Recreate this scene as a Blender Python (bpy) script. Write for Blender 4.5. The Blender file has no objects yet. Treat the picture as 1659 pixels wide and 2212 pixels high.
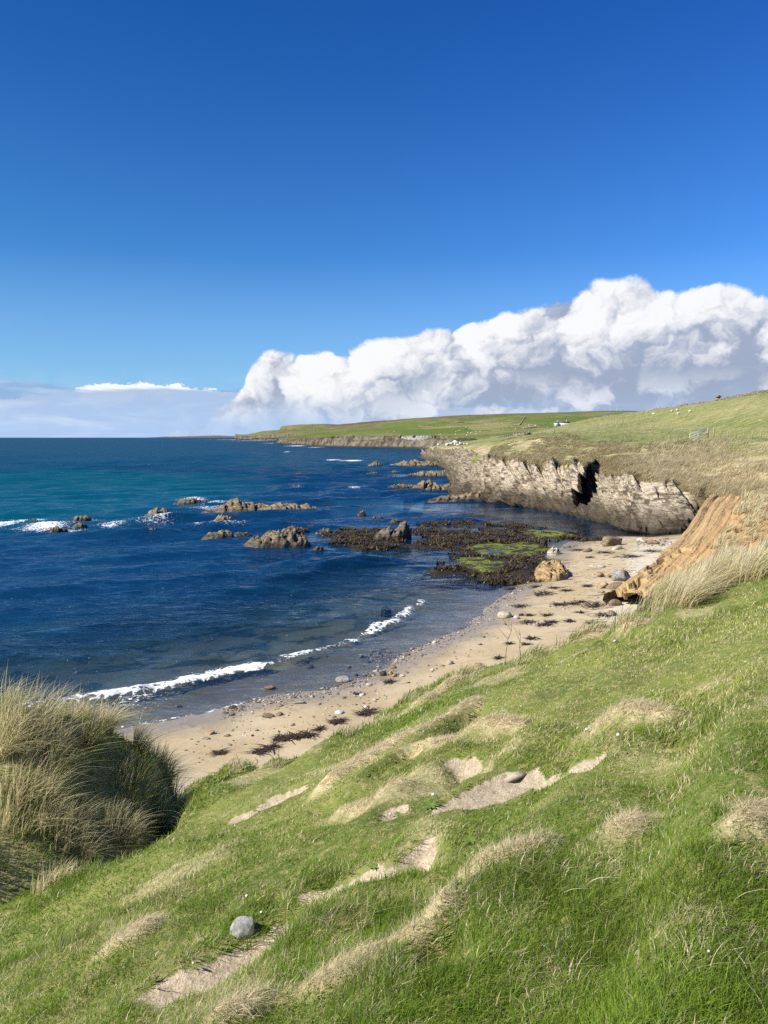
import bpy, math, random
import numpy as np
from mathutils import Vector
from mathutils.bvhtree import BVHTree

random.seed(7)
rng = np.random.default_rng(11)
sc = bpy.context.scene
COL = sc.collection

# ------------------------------------------------------------------ camera
H = 9.0                                    # eye height above the sea (m)
PITCH = math.radians(5.53)
FPX = 770.0
cam_d = bpy.data.cameras.new('camera')
cam = bpy.data.objects.new('camera', cam_d)
COL.objects.link(cam)
cam.location = (0, 0, H)
cam.rotation_euler = (math.radians(90) - PITCH, 0, 0)
cam_d.sensor_fit = 'VERTICAL'
cam_d.sensor_height = 36.0
cam_d.lens = FPX / 1024 * 36.0
cam_d.clip_start = 0.05
cam_d.clip_end = 200000
sc.camera = cam

# ------------------------------------------------------------------ render / exposure
sc.view_settings.view_transform = 'Standard'
sc.view_settings.look = 'None'
sc.view_settings.exposure = 0.8
sc.view_settings.gamma = 1
sc.view_settings.use_curve_mapping = False
cy = sc.cycles
cy.max_bounces = 6
cy.diffuse_bounces = 2
cy.glossy_bounces = 2
cy.transmission_bounces = 4
cy.transparent_max_bounces = 8
cy.volume_bounces = 1
cy.use_denoising = False
cy.caustics_reflective = False
cy.caustics_refractive = False
cy.sample_clamp_indirect = 4

# ------------------------------------------------------------------ sun + sky
SUN_EL = math.radians(40)
SUN_AZ = math.radians(-109)                 # from +Y, negative = to the left
SUN = Vector((math.sin(SUN_AZ) * math.cos(SUN_EL), math.cos(SUN_AZ) * math.cos(SUN_EL), math.sin(SUN_EL)))
sun_d = bpy.data.lights.new('sun', 'SUN')
sun_d.energy = 5.0
sun_d.angle = math.radians(0.53)
sun_d.color = (1.0, 0.94, 0.84)
sun_o = bpy.data.objects.new('sun', sun_d)
sun_o.rotation_euler = (-SUN).to_track_quat('-Z', 'Y').to_euler()
sun_o.location = (-60, 10, 60)
COL.objects.link(sun_o)

K = 768 / 1659.0
_c, _s = math.cos(PITCH), math.sin(PITCH)


def ray(px, py):
    """view direction for a point of the photograph (1659 x 2212 measure)"""
    u = (px * K - 384) / FPX
    w = (py * K - 512) / FPX
    return np.array([u, _c - w * _s, -_s - w * _c])


def at(px, py, t):
    return np.array([0, 0, H]) + ray(px, py) * t


def atz(px, py, z=0.0):
    r = ray(px, py)
    return np.array([0, 0, H]) + r * ((z - H) / r[2])


def azel(px, py):
    d = ray(px, py)
    d = d / np.linalg.norm(d)
    return math.atan2(d[0], d[1]), math.asin(d[2])


# ------------------------------------------------------------------ node helper
class NT:
    def __init__(self, tree):
        self.t = tree

    def n(self, typ, inp=None, **props):
        nd = self.t.nodes.new(typ)
        for k, v in props.items():
            setattr(nd, k, v)
        for k, v in (inp or {}).items():
            self.put(nd.inputs[k], v)
        return nd

    def put(self, sock, v):
        if isinstance(v, bpy.types.NodeSocket):
            self.t.links.new(v, sock)
        elif isinstance(v, bpy.types.Node):
            self.t.links.new(v.outputs[0], sock)
        else:
            if hasattr(sock.default_value, '__len__') and not hasattr(v, '__len__'):
                v = [v] * len(sock.default_value)
            if hasattr(v, '__len__') and len(v) == 3 and len(sock.default_value) == 4:
                v = (*v, 1)
            sock.default_value = v

    def m(self, op, a, b=None, c=None, clamp=False):
        nd = self.t.nodes.new('ShaderNodeMath')
        nd.operation = op
        nd.use_clamp = clamp
        self.put(nd.inputs[0], a)
        if b is not None:
            self.put(nd.inputs[1], b)
        if c is not None:
            self.put(nd.inputs[2], c)
        return nd.outputs[0]

    def mix(self, f, a, b, blend='MIX'):
        nd = self.t.nodes.new('ShaderNodeMix')
        nd.data_type = 'RGBA'
        nd.blend_type = blend
        self.put(nd.inputs[0], f)
        self.put(nd.inputs[6], a)
        self.put(nd.inputs[7], b)
        return nd.outputs[2]

    def ss(self, x, lo, hi):
        """smoothstep from lo to hi"""
        nd = self.t.nodes.new('ShaderNodeMapRange')
        nd.interpolation_type = 'SMOOTHSTEP'
        self.put(nd.inputs[0], x)
        self.put(nd.inputs[1], lo)
        self.put(nd.inputs[2], hi)
        return nd.outputs[0]

    def lin(self, x, lo, hi, a=0.0, b=1.0):
        nd = self.t.nodes.new('ShaderNodeMapRange')
        for i, v in enumerate((x, lo, hi, a, b)):
            self.put(nd.inputs[i], v)
        return nd.outputs[0]

    dims = '3D'

    def noise(self, vec, scale, detail=4, rough=0.55, dist=0.0, col=False):
        nd = self.t.nodes.new('ShaderNodeTexNoise')
        nd.noise_dimensions = self.dims
        if vec is not None:
            self.put(nd.inputs['Vector'], vec)
        nd.inputs['Scale'].default_value = scale
        nd.inputs['Detail'].default_value = detail
        nd.inputs['Roughness'].default_value = rough
        nd.inputs['Distortion'].default_value = dist
        return nd.outputs[1 if col else 0]

    def voro(self, vec, scale, feature='F1', rnd=1.0, out=0, smooth=None, detail=0):
        nd = self.t.nodes.new('ShaderNodeTexVoronoi')
        nd.voronoi_dimensions = self.dims
        nd.feature = feature
        if vec is not None:
            self.put(nd.inputs['Vector'], vec)
        nd.inputs['Scale'].default_value = scale
        nd.inputs['Randomness'].default_value = rnd
        if smooth is not None:
            nd.inputs['Smoothness'].default_value = smooth
        if detail:
            nd.inputs['Detail'].default_value = detail
        return nd.outputs[out]

    def vmul(self, v, s):
        nd = self.t.nodes.new('ShaderNodeVectorMath')
        nd.operation = 'MULTIPLY'
        self.put(nd.inputs[0], v)
        self.put(nd.inputs[1], s)
        return nd.outputs[0]

    def vadd(self, v, s):
        nd = self.t.nodes.new('ShaderNodeVectorMath')
        nd.operation = 'ADD'
        self.put(nd.inputs[0], v)
        self.put(nd.inputs[1], s)
        return nd.outputs[0]

    def attr(self, name, fac=True):
        nd = self.t.nodes.new('ShaderNodeAttribute')
        nd.attribute_name = name
        return nd.outputs['Fac' if fac else 'Color']

    def curve(self, x, pts, lo, hi, ylo, yhi):
        nd = self.t.nodes.new('ShaderNodeFloatCurve')
        cu = nd.mapping.curves[0]
        pts = sorted([((a - lo) / (hi - lo), (b - ylo) / (yhi - ylo)) for a, b in pts])
        while len(cu.points) < len(pts):
            cu.points.new(0.5, 0.5)
        for p, q in zip(cu.points, pts):
            p.location = q
            p.handle_type = 'AUTO'
        nd.mapping.update()
        self.put(nd.inputs['Value'], self.lin(x, lo, hi))
        return self.lin(nd.outputs[0], 0, 1, ylo, yhi)


# ------------------------------------------------------------------ world: Nishita sky with the cloud bank in it
def build_world():
    w = bpy.data.worlds.new('World')
    sc.world = w
    w.use_nodes = True
    t = w.node_tree
    t.nodes.clear()
    g = NT(t)
    out = g.n('ShaderNodeOutputWorld')
    bg = g.n('ShaderNodeBackground')
    bg.inputs['Strength'].default_value = 0.078
    t.links.new(bg.outputs[0], out.inputs[0])
    sky = g.n('ShaderNodeTexSky')
    sky.sky_type = 'NISHITA'
    sky.sun_disc = False
    sky.sun_elevation = SUN_EL
    sky.sun_rotation = SUN_AZ
    sky.altitude = 0
    sky.air_density = 1.0
    sky.dust_density = 0.35
    sky.ozone_density = 3.0
    hs = g.n('ShaderNodeHueSaturation', {'Saturation': 1.18, 'Value': 1.0, 'Color': sky})
    skyc = hs.outputs[0]
    tc = g.n('ShaderNodeTexCoord').outputs['Generated']
    sep = g.n('ShaderNodeSeparateXYZ', {0: tc})
    x, y, z = sep.outputs
    az = g.m('ARCTAN2', x, y)
    el = g.m('ARCSINE', z)
    skyc = g.mix(1.0, skyc, g.mix(g.lin(az, -0.6, 0.6), (0.33, 0.66, 0.92), (0.47, 0.80, 1.25)), 'MULTIPLY')
    skyc = g.mix(1.0, skyc, g.mix(g.ss(el, 0.12, 0.58), (1, 1, 1), (0.34, 0.66, 0.86)), 'MULTIPLY')
    CLOUD = 9.0                                    # radiance of a white cloud before the strength above

    g.dims = '2D'
    v = g.n('ShaderNodeCombineXYZ', {0: az, 1: g.m('MULTIPLY', el, 1.15), 2: 0.0}).outputs[0]
    wob = g.noise(v, 13, 4, 0.62, col=True)
    vw = g.vadd(v, g.vmul(g.vadd(wob, (-.5, -.5, -.5)), (0.075, 0.075, 0.0)))

    def lump(daz, del_):
        """billowing height field of the cumulus, as seen in direction (az, el): domes on domes"""
        v2 = g.vadd(vw, (daz, del_, 0))
        h = 0.0
        for sc_, am in ((9.5, 1.0), (22, .40), (55, .15)):
            f = g.voro(v2, sc_, 'F1')
            h = g.m('MULTIPLY_ADD', g.m('MULTIPLY', f, f), -am, h)
        h = g.m('MULTIPLY_ADD', g.noise(v2, 30, 6, 0.62), 0.46, h)
        return g.m('ADD', h, 0.30)

    T = [(-300, 1100), (300, 960), (470, 900), (516, 860), (531, 828), (547, 796), (590, 766), (640, 762), (690, 756), (740, 757), (800, 748),
         (850, 742), (900, 728), (945, 702), (1000, 694), (1080, 678), (1150, 660), (1215, 630), (1255, 610),
         (1295, 602), (1345, 610), (1395, 612), (1425, 634), (1470, 634), (1520, 628), (1570, 616),
         (1610, 626), (1659, 636), (1800, 600), (2000, 660), (2400, 700)]
    tp = [azel(a, b) for a, b in T]
    top0 = [(a, max(b, -0.2)) for a, b in tp]

    top = g.curve(az, top0, -1.0, 1.0, -0.25, 0.35)
    h0 = lump(0.0, 0.0)
    h1 = lump(-.0085, .0065)
    h2 = lump(-.026, .021)
    h3 = lump(-.0038, .003)
    D0 = g.m('MULTIPLY_ADD', h0, 0.026, g.m('SUBTRACT', top, el))
    # slopes of the billows that face the sun are bright, their far sides grey
    rel = g.m('MULTIPLY_ADD', g.m('SUBTRACT', h0, h1), 0.85, g.m('MULTIPLY', g.m('SUBTRACT', h0, h2), 0.75))
    rel = g.m('MULTIPLY_ADD', g.m('SUBTRACT', h0, h3), 0.8, rel)
    soft = g.noise(v, 8, 3, 0.5)
    thick = g.m('MULTIPLY_ADD', g.m('SUBTRACT', soft, 0.5), 0.13, D0)
    gl = g.curve(az, [azel(p, q) for p, q in [(-600, 900), (400, 880), (535, 856), (626, 846), (760, 836), (824, 822), (960, 780), (1029, 752),
                 (1082, 722), (1219, 704), (1310, 726), (1409, 718), (1462, 684), (1560, 690), (1659, 716), (2000, 720), (2600, 760)]], -1.0, 1.0, -0.05, 0.25)
    up = g.m('ADD', g.m('SUBTRACT', el, gl), g.m('MULTIPLY_ADD', h0, 0.045, g.m('MULTIPLY', g.m('SUBTRACT', soft, 0.5), 0.10)))
    base = g.m('ADD', g.lin(up, -0.045, 0.04, 0.16, 0.82), g.lin(thick, 0.0, 0.10, 0.10, -0.12))
    lit = g.m('ADD', rel, base, clamp=True)
    lit = g.ss(lit, -0.05, 1.05)
    cumc = g.mix(lit, (.29 * CLOUD, .345 * CLOUD, .47 * CLOUD), (.79 * CLOUD, .795 * CLOUD, .81 * CLOUD))
    cum_mask = g.ss(D0, 0.0, 0.008)

    # grey layered deck low over the sea, both sides, and the pale air under it
    vs = g.n('ShaderNodeCombineXYZ', {0: az, 1: g.m('MULTIPLY', el, 7.5), 2: 0.1}).outputs[0]
    st = g.noise(vs, 5.5, 6, 0.6, 0.3)
    st2 = g.noise(g.vadd(vs, (3.1, 1.7, 0)), 14, 5, 0.6, 0.2)
    deck_top = g.curve(az, [azel(p, q) for p, q in [(-900, 800), (-300, 812), (0, 813), (60, 816), (110, 826), (165, 834), (300, 835), (430, 836), (560, 838), (800, 845), (1659, 850), (2600, 850)]], -1.0, 1.0, -0.05, 0.2)
    dd = g.m('MULTIPLY_ADD', g.m('SUBTRACT', st2, 0.5), 0.012, g.m('SUBTRACT', deck_top, el))
    deck_mask = g.m('MULTIPLY', g.ss(dd, -0.001, 0.006), g.lin(st, 0.30, 0.62, 0.62, 1.0))
    hzc = g.mix(g.ss(el, 0.0, 0.06), (.235 * CLOUD, .41 * CLOUD, .70 * CLOUD), (.235 * CLOUD, .36 * CLOUD, .58 * CLOUD))
    deckc = g.mix(g.ss(st, 0.40, 0.70), hzc, (.39 * CLOUD, .52 * CLOUD, .72 * CLOUD))
    # small white puffs low down
    vp = g.n('ShaderNodeCombineXYZ', {0: g.m('ADD', az, 2.3), 1: g.m('MULTIPLY', el, 1.5), 2: 0}).outputs[0]
    vpw = g.vadd(vp, g.vmul(g.vadd(wob, (-.5, -.5, -.5)), (0.05, 0.05, 0.0)))
    pv = g.voro(vpw, 15, 'F1')
    pf = g.m('MULTIPLY_ADD', g.m('MULTIPLY', pv, pv), -1.1, g.noise(vpw, 26, 6, 0.64))
    pu = g.m('MULTIPLY', g.ss(pf, 0.18, 0.50), g.m('MULTIPLY', g.ss(el, 0.004, 0.026), g.lin(el, 0.045, 0.085, 1.0, 0.0), clamp=True))
    pu = g.m('MULTIPLY', pu, g.lin(az, -0.14, 0.08, 0.12, 0.75), clamp=True)
    # bright rim cloud standing behind the deck's top edge
    rim_top = g.curve(az, [azel(p, q) for p, q in [(-900, 860), (140, 846), (158, 838), (175, 829), (200, 826), (255, 825), (310, 824), (360, 827), (410, 829), (440, 836), (480, 842), (2600, 870)]], -1.0, 1.0, -0.05, 0.2)
    rmn = g.noise(g.vmul(v, (1, 1.6, 1)), 48, 5, 0.65)
    rm = g.ss(g.m('MULTIPLY_ADD', g.m('SUBTRACT', rmn, 0.58), 0.016, g.m('SUBTRACT', rim_top, el)), 0.0, 0.0024)
    wisp = g.m('MULTIPLY', g.ss(g.noise(g.vmul(vs, (1.0, 0.5, 1)), 3.2, 6, 0.6, 0.4), 0.58, 0.8), g.m('MULTIPLY', g.ss(el, 0.05, 0.09), g.lin(el, 0.10, 0.16, 0.35, 0.0)), clamp=True)

    c = g.mix(g.m('MULTIPLY', g.lin(el, 0.0, 0.22, 0.62, 0.0), 0.75), skyc, (.36 * CLOUD, .56 * CLOUD, .86 * CLOUD))
    c = g.mix(wisp, c, (.34 * CLOUD, .42 * CLOUD, .58 * CLOUD))
    c = g.mix(rm, c, (.80 * CLOUD, .83 * CLOUD, .88 * CLOUD))
    c = g.mix(deck_mask, c, deckc)
    under = g.ss(g.m('MULTIPLY_ADD', g.m('SUBTRACT', soft, .5), .05, el), 0.012, 0.062)                     # the bank's foot melts into the low grey air
    c2 = g.mix(g.m('MULTIPLY', cum_mask, g.lin(under, 0, 1, 0.15, 1.0)), c, cumc)
    c2 = g.mix(pu, c2, (.72 * CLOUD, .75 * CLOUD, .80 * CLOUD))
    t.links.new(c2, bg.inputs[0])
    w.cycles.sampling_method = 'MANUAL'
    w.cycles.sample_map_resolution = 512


build_world()

# ------------------------------------------------------------------ numpy noise
def _h(i, j, k, seed):
    n = (i.astype(np.int64) * 374761393 + j.astype(np.int64) * 668265263 + k.astype(np.int64) * 1440670441 + seed * 982451653) & 0xffffffff
    n = ((n ^ (n >> 13)) * 1274126177) & 0xffffffff
    n = ((n ^ (n >> 16)) * 2246822519) & 0xffffffff
    return ((n ^ (n >> 15)) & 0xffffff) / float(0xffffff)


def vn(x, y, z=0.0, seed=1):
    """smooth value noise, -1..1"""
    x, y, z = np.broadcast_arrays(np.asarray(x, float), np.asarray(y, float), np.asarray(z, float))
    i, j, k = np.floor(x), np.floor(y), np.floor(z)
    f, g, h = x - i, y - j, z - k
    f, g, h = f * f * f * (f * (f * 6 - 15) + 10), g * g * g * (g * (g * 6 - 15) + 10), h * h * h * (h * (h * 6 - 15) + 10)
    r = 0
    for a in (0, 1):
        for b in (0, 1):
            for c in (0, 1):
                w = (f if a else 1 - f) * (g if b else 1 - g) * (h if c else 1 - h)
                r = r + w * _h(i + a, j + b, k + c, seed)
    return r * 2 - 1


def fbm(x, y, z=0.0, seed=1, o=4, gain=0.5, lac=2.03):
    r, a, n = 0, 1.0, 0
    for q in range(o):
        r = r + a * vn(x * lac ** q + 17.3 * q, y * lac ** q - 9.1 * q, np.asarray(z) * lac ** q + 3.7 * q, seed + q)
        n += a
        a *= gain
    return r / n


def ridged(x, y, z=0.0, seed=1, o=4, gain=0.5):
    r, a, n = 0, 1.0, 0
    for q in range(o):
        r = r + a * (1 - np.abs(vn(x * 2.03 ** q + 7.3 * q, y * 2.03 ** q, np.asarray(z) * 2.03 ** q, seed + q)) * 2)
        n += a
        a *= gain
    return r / n


def sst(x, a, b):
    t = np.clip((x - a) / (b - a), 0, 1)
    return t * t * (3 - 2 * t)


def seg_dist(x, y, pts):
    """signed distance to an open polyline (positive on its left side), and the arc length of the nearest point"""
    pts = np.asarray(pts)[:, :2]
    best = np.full(np.shape(x), 1e9)
    sign = np.ones(np.shape(x))
    arc = np.zeros(np.shape(x))
    s0 = 0.0
    for a, b in zip(pts[:-1], pts[1:]):
        d = b - a
        L = np.hypot(*d)
        t = np.clip(((x - a[0]) * d[0] + (y - a[1]) * d[1]) / (L * L), 0, 1)
        ex, ey = x - a[0] - t * d[0], y - a[1] - t * d[1]
        q = np.hypot(ex, ey)
        side = np.sign(d[0] * (y - a[1]) - d[1] * (x - a[0]))
        m = q < best - 1e-9
        best = np.where(m, q, best)
        sign = np.where(m, side, sign)
        arc = np.where(m, s0 + t * L, arc)
        s0 += L
    return best * np.where(sign == 0, 1, sign), arc


# ------------------------------------------------------------------ mesh helper
def mesh_obj(name, verts, faces, mat, parent=None, attrs=None, smooth=True, cols=None):
    """faces: (n,3) or (n,4) int array, or a list of such arrays"""
    verts = np.asarray(verts, np.float32)
    fl = faces if isinstance(faces, list) else [faces]
    fl = [np.asarray(f, np.int32) for f in fl if len(f)]
    me = bpy.data.meshes.new(name)
    me.vertices.add(len(verts))
    me.vertices.foreach_set('co', verts.ravel())
    li = np.concatenate([f.ravel() for f in fl])
    starts, o = [], 0
    for f in fl:
        starts.append(o + np.arange(len(f)) * f.shape[1])
        o += f.size
    starts = np.concatenate(starts).astype(np.int32)
    me.loops.add(len(li))
    me.loops.foreach_set('vertex_index', li)
    me.polygons.add(len(starts))
    me.polygons.foreach_set('loop_start', starts)
    if smooth:
        me.polygons.foreach_set('use_smooth', np.ones(len(starts), bool))
    me.update(calc_edges=True)
    for k, v in (attrs or {}).items():
        a = me.attributes.new(k, 'FLOAT', 'POINT')
        a.data.foreach_set('value', np.asarray(v, np.float32).ravel())
    for k, v in (cols or {}).items():
        a = me.attributes.new(k, 'FLOAT_COLOR', 'POINT')
        v = np.asarray(v, np.float32)
        v = np.concatenate([v, np.ones((len(v), 1), np.float32)], 1)
        a.data.foreach_set('color', v.ravel())
    if mat:
        me.materials.append(mat)
    ob = bpy.data.objects.new(name, me)
    COL.objects.link(ob)
    if parent:
        ob.parent = parent
    return ob


def grid_faces(nu, nv):
    """quads of a grid stored row by row: index = v * nu + u"""
    i = np.arange(nu - 1)[None, :] + (np.arange(nv - 1) * nu)[:, None]
    i = i.ravel()
    return np.stack([i, i + 1, i + nu + 1, i + nu], 1)


def structure(o):
    o['kind'] = 'structure'
    return o


def stuff(o, label=None):
    o['kind'] = 'stuff'
    if label:
        o['label'] = label
    return o


def tag(o, label, cat, group=None):
    o['label'] = label
    o['category'] = cat
    if group:
        o['group'] = group
    return o


def empty(name, loc, label, cat, group=None, rz=0.0):
    o = bpy.data.objects.new(name, None)
    COL.objects.link(o)
    o.location = loc
    o.rotation_euler = (0, 0, rz)
    return tag(o, label, cat, group)


def new_mat(name):
    m = bpy.data.materials.new(name)
    m.use_nodes = True
    m.node_tree.nodes.clear()
    g = NT(m.node_tree)
    out = g.n('ShaderNodeOutputMaterial')
    return m, g, out


def princ(g, out, col, rough=0.85, bump=None, bstr=0.5, bdist=0.05, spec=0.3):
    b = g.n('ShaderNodeBsdfPrincipled', {'Base Color': col, 'Roughness': rough, 'Specular IOR Level': spec})
    if bump is not None:
        bm = g.n('ShaderNodeBump', {'Height': bump, 'Strength': bstr, 'Distance': bdist})
        g.t.links.new(bm.outputs[0], b.inputs['Normal'])
    g.t.links.new(b.outputs[0], out.inputs[0])
    return b


def simple_mat(name, col, rough=0.8, var=0.25, scale=20.0):
    m, g, out = new_mat(name)
    p = g.n('ShaderNodeTexCoord').outputs['Object']
    n = g.noise(p, scale, 4)
    c = g.mix(g.lin(n, .3, .7), tuple(k * (1 - var) for k in col), tuple(min(1, k * (1 + var)) for k in col))
    princ(g, out, c, rough, n, 0.3, 0.02)
    return m


# ------------------------------------------------------------------ materials of the land
def rock_color(g, pos, tide=True):
    """pale weathered schist above, brown stained rock below, black wet band at the tide line"""
    sk = g.n('ShaderNodeMapping', {'Vector': pos, 'Rotation': (0.5, 0.75, 0.35), 'Scale': (0.55, 0.9, 3.2)}).outputs[0]
    n1 = g.noise(sk, 0.9, 6, 0.62, 0.4)
    n2 = g.noise(pos, 0.45, 4, 0.6)
    n3 = g.noise(pos, 9.0, 4, 0.7)
    cr = g.voro(g.vadd(sk, g.vmul(g.noise(pos, 1.6, 3, .6, col=True), (.5, .5, .5))), 1.0, 'DISTANCE_TO_EDGE')
    crack = g.ss(cr, 0.0, 0.035)
    return sk, n1, n2, n3, crack


def make_mat_land():
    """cliff rock below, turf and dead grass above; masks come with the mesh"""
    m, g, out = new_mat('cliff_rock_and_turf')
    geo = g.n('ShaderNodeNewGeometry')
    pos = geo.outputs['Position']
    z = g.n('ShaderNodeSeparateXYZ', {0: pos}).outputs[2]
    sk, n1, n2, n3, crack = rock_color(g, pos)
    f = g.m('MULTIPLY_ADD', n2, 0.9, g.m('MULTIPLY', n1, 0.7))
    rock = g.mix(g.ss(f, 0.56, 1.02), (.065, .053, .037), (.28, .23, .16))
    pale = g.attr('pale')
    rock = g.mix(g.m('MULTIPLY', pale, g.ss(g.m('MULTIPLY_ADD', g.m('SUBTRACT', n2, .5), .8, g.m('ADD', n1, g.m('MULTIPLY', n3, .35))), 0.52, 0.74)), rock, (.45, .385, .29))
    rock = g.mix(g.m('MULTIPLY', n3, 0.25), rock, (.18, .14, .09))
    wob = g.m('MULTIPLY_ADD', n2, 2.2, -1.1)
    low = g.lin(g.m('ADD', z, wob), 0.9, 2.7, 1.0, 0.0)
    rock = g.mix(g.m('MULTIPLY', low, 0.82), rock, (.052, .041, .028))
    wet = g.lin(g.m('MULTIPLY_ADD', n3, 0.35, z), 0.25, 0.75, 1.0, 0.0)
    rock = g.mix(wet, rock, (.022, .019, .012))
    rock = g.mix(g.m('MULTIPLY', g.m('SUBTRACT', 1.0, crack), g.m('MULTIPLY', g.ss(n2, .42, .62), .7)), rock, (.05, .042, .03))
    # turf
    gn = g.noise(pos, 0.055, 5, 0.6)
    gs = g.noise(g.n('ShaderNodeMapping', {'Vector': pos, 'Rotation': (0, 0, .25), 'Scale': (.35, 1.3, 1)}).outputs[0], 0.8, 6, 0.68)
    green = g.mix(g.ss(gn, 0.35, 0.65), (.095, .150, .024), (.175, .205, .045))
    green = g.mix(g.ss(gs, 0.42, 0.72), green, (.29, .27, .10))
    green = g.mix(g.ss(g.noise(pos, 2.4, 4, 0.7), .50, .78), green, (.06, .09, .018))
    dry = g.mix(g.ss(gs, 0.38, 0.62), (.24, .185, .09), (.55, .46, .27))
    turf = g.mix(g.attr('dry'), green, dry)
    gr = g.attr('grass')
    gm = g.ss(g.m('ADD', gr, g.m('MULTIPLY_ADD', g.noise(pos, 1.4, 5, 0.7), 0.9, -0.45)), 0.36, 0.62)
    col = g.mix(gm, rock, turf)
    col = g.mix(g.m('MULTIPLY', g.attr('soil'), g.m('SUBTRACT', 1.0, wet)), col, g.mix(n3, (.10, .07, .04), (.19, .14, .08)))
    bump = g.m('ADD', g.m('MULTIPLY', n1, 0.8), g.m('MULTIPLY', crack, 0.25))
    bump = g.m('MULTIPLY_ADD', n3, 0.18, bump)
    bump = g.m('MULTIPLY_ADD', g.m('MULTIPLY', gs, gm), 0.8, bump)
    princ(g, out, col, g.lin(wet, 0, 1, 0.9, 0.5), bump, 0.9, 0.35, 0.25)
    return m


def make_mat_rock(name='sea_rock', light=(.26, .205, .125), dark=(.05, .04, .026), tide=0.38, scl=1.0):
    m, g, out = new_mat(name)
    geo = g.n('ShaderNodeNewGeometry')
    pos = geo.outputs['Position']
    z = g.n('ShaderNodeSeparateXYZ', {0: pos}).outputs[2]
    p = g.vmul(pos, (scl, scl, scl))
    sk, n1, n2, n3, crack = rock_color(g, p)
    col = g.mix(g.ss(g.m('MULTIPLY_ADD', n3, .3, n1), 0.42, 0.82), dark, light)
    col = g.mix(g.m('MULTIPLY', g.ss(n2, 0.5, 0.75), 0.5), col, (.16, .115, .05))
    col = g.mix(g.m('SUBTRACT', 1.0, crack), col, (.03, .026, .02))
    wet = g.lin(g.m('MULTIPLY_ADD', n3, 0.5, z), tide, tide + .4, 1.0, 0.0)
    col = g.mix(g.m('MULTIPLY', wet, 0.88), col, (.022, .018, .012))
    bump = g.m('ADD', g.m('MULTIPLY', n1, 0.8), g.m('MULTIPLY_ADD', n3, .25, g.m('MULTIPLY', crack, 0.25)))
    princ(g, out, col, g.lin(wet, 0, 1, 0.85, 0.38), bump, 0.8, 0.18 / scl, 0.3)
    return m


def make_mat_weed():
    """bladder wrack and kelp lying wet on a reef"""
    m, g, out = new_mat('wet_seaweed')
    pos = g.n('ShaderNodeNewGeometry').outputs['Position']
    n1 = g.noise(pos, 2.2, 6, 0.7, 0.6)
    n3 = g.noise(pos, 11, 4, 0.7)
    v = g.voro(g.vadd(pos, g.vmul(g.noise(pos, 3, 3, .6, col=True), (.4, .4, .4))), 4.5, 'DISTANCE_TO_EDGE')
    col = g.mix(g.ss(n1, 0.35, 0.7), (.012, .009, .005), (.062, .042, .018))
    col = g.mix(g.ss(n3, 0.55, 0.8), col, (.11, .08, .04))
    al = g.m('MULTIPLY', g.attr('algae'), g.ss(g.m('MULTIPLY_ADD', g.noise(pos, .7, 4, .65), .9, g.m('MULTIPLY', n1, .6)), 0.66, 0.86))
    alc = g.mix(g.ss(n3, .35, .7), (.10, .14, .01), (.29, .33, .03))
    col = g.mix(al, col, alc)
    bump = g.m('ADD', n1, g.m('MULTIPLY', g.ss(v, 0, .25), 0.5))
    princ(g, out, col, 0.6, bump, 0.8, 0.12, 0.2)
    return m


def make_mat_sand():
    m, g, out = new_mat('beach_sand')
    geo = g.n('ShaderNodeNewGeometry')
    pos = geo.outputs['Position']
    z = g.n('ShaderNodeSeparateXYZ', {0: pos}).outputs[2]
    n1 = g.noise(pos, 0.35, 4, 0.6)
    n2 = g.noise(pos, 3.0, 5, 0.65)
    n3 = g.noise(pos, 40, 3, 0.7)
    sand = g.mix(g.ss(n1, 0.35, 0.65), (.375, .295, .170), (.435, .355, .225))
    sand = g.mix(g.ss(g.attr('upper'), 0.2, 0.9), sand, (.50, .44, .335))
    # darker grit and shell hash in drifts
    grit = g.m('MULTIPLY', g.ss(n2, 0.50, 0.72), g.m('ADD', g.attr('grit'), 0.05), clamp=True)
    sand = g.mix(grit, sand, g.mix(g.ss(n3, .4, .65), (.10, .082, .06), (.34, .28, .20)))
    # weed scraps
    str_ = g.noise(g.n('ShaderNodeMapping', {'Vector': pos, 'Rotation': (0, 0, -1.02), 'Scale': (0.55, 1.7, 1)}).outputs[0], 1.5, 6, 0.68, 0.5)
    wr = g.m('MULTIPLY', g.ss(g.m('MULTIPLY_ADD', n3, .08, str_), 0.60, 0.66), g.attr('wrack'))
    sand = g.mix(wr, sand, (.045, .03, .018))
    # wet below the swash line: a smooth dark sheet
    wet = g.lin(g.m('MULTIPLY_ADD', n1, 0.16, z), 0.16, 0.34, 1.0, 0.0)
    sand = g.mix(g.m('MULTIPLY', wet, 0.62), sand, (.17, .135, .095))
    # weed-grown stones on the bed under water
    bed = g.m('MULTIPLY', g.lin(z, -0.15, -0.55, 0.0, 1.0), g.ss(g.noise(pos, 0.55, 5, 0.62, 0.5), 0.47, 0.58))
    sand = g.mix(bed, sand, g.mix(n2, (.03, .028, .010), (.10, .085, .03)))
    sand = g.mix(g.attr('weedbed'), sand, g.mix(n2, (.028, .018, .009), (.09, .058, .028)))
    bump = g.m('MULTIPLY_ADD', n2, 0.8, g.m('MULTIPLY', n3, 0.12))
    b = princ(g, out, sand, g.lin(wet, 0, 1, 0.9, 0.22), bump, 0.5, 0.06, 0.3)
    return m


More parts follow.
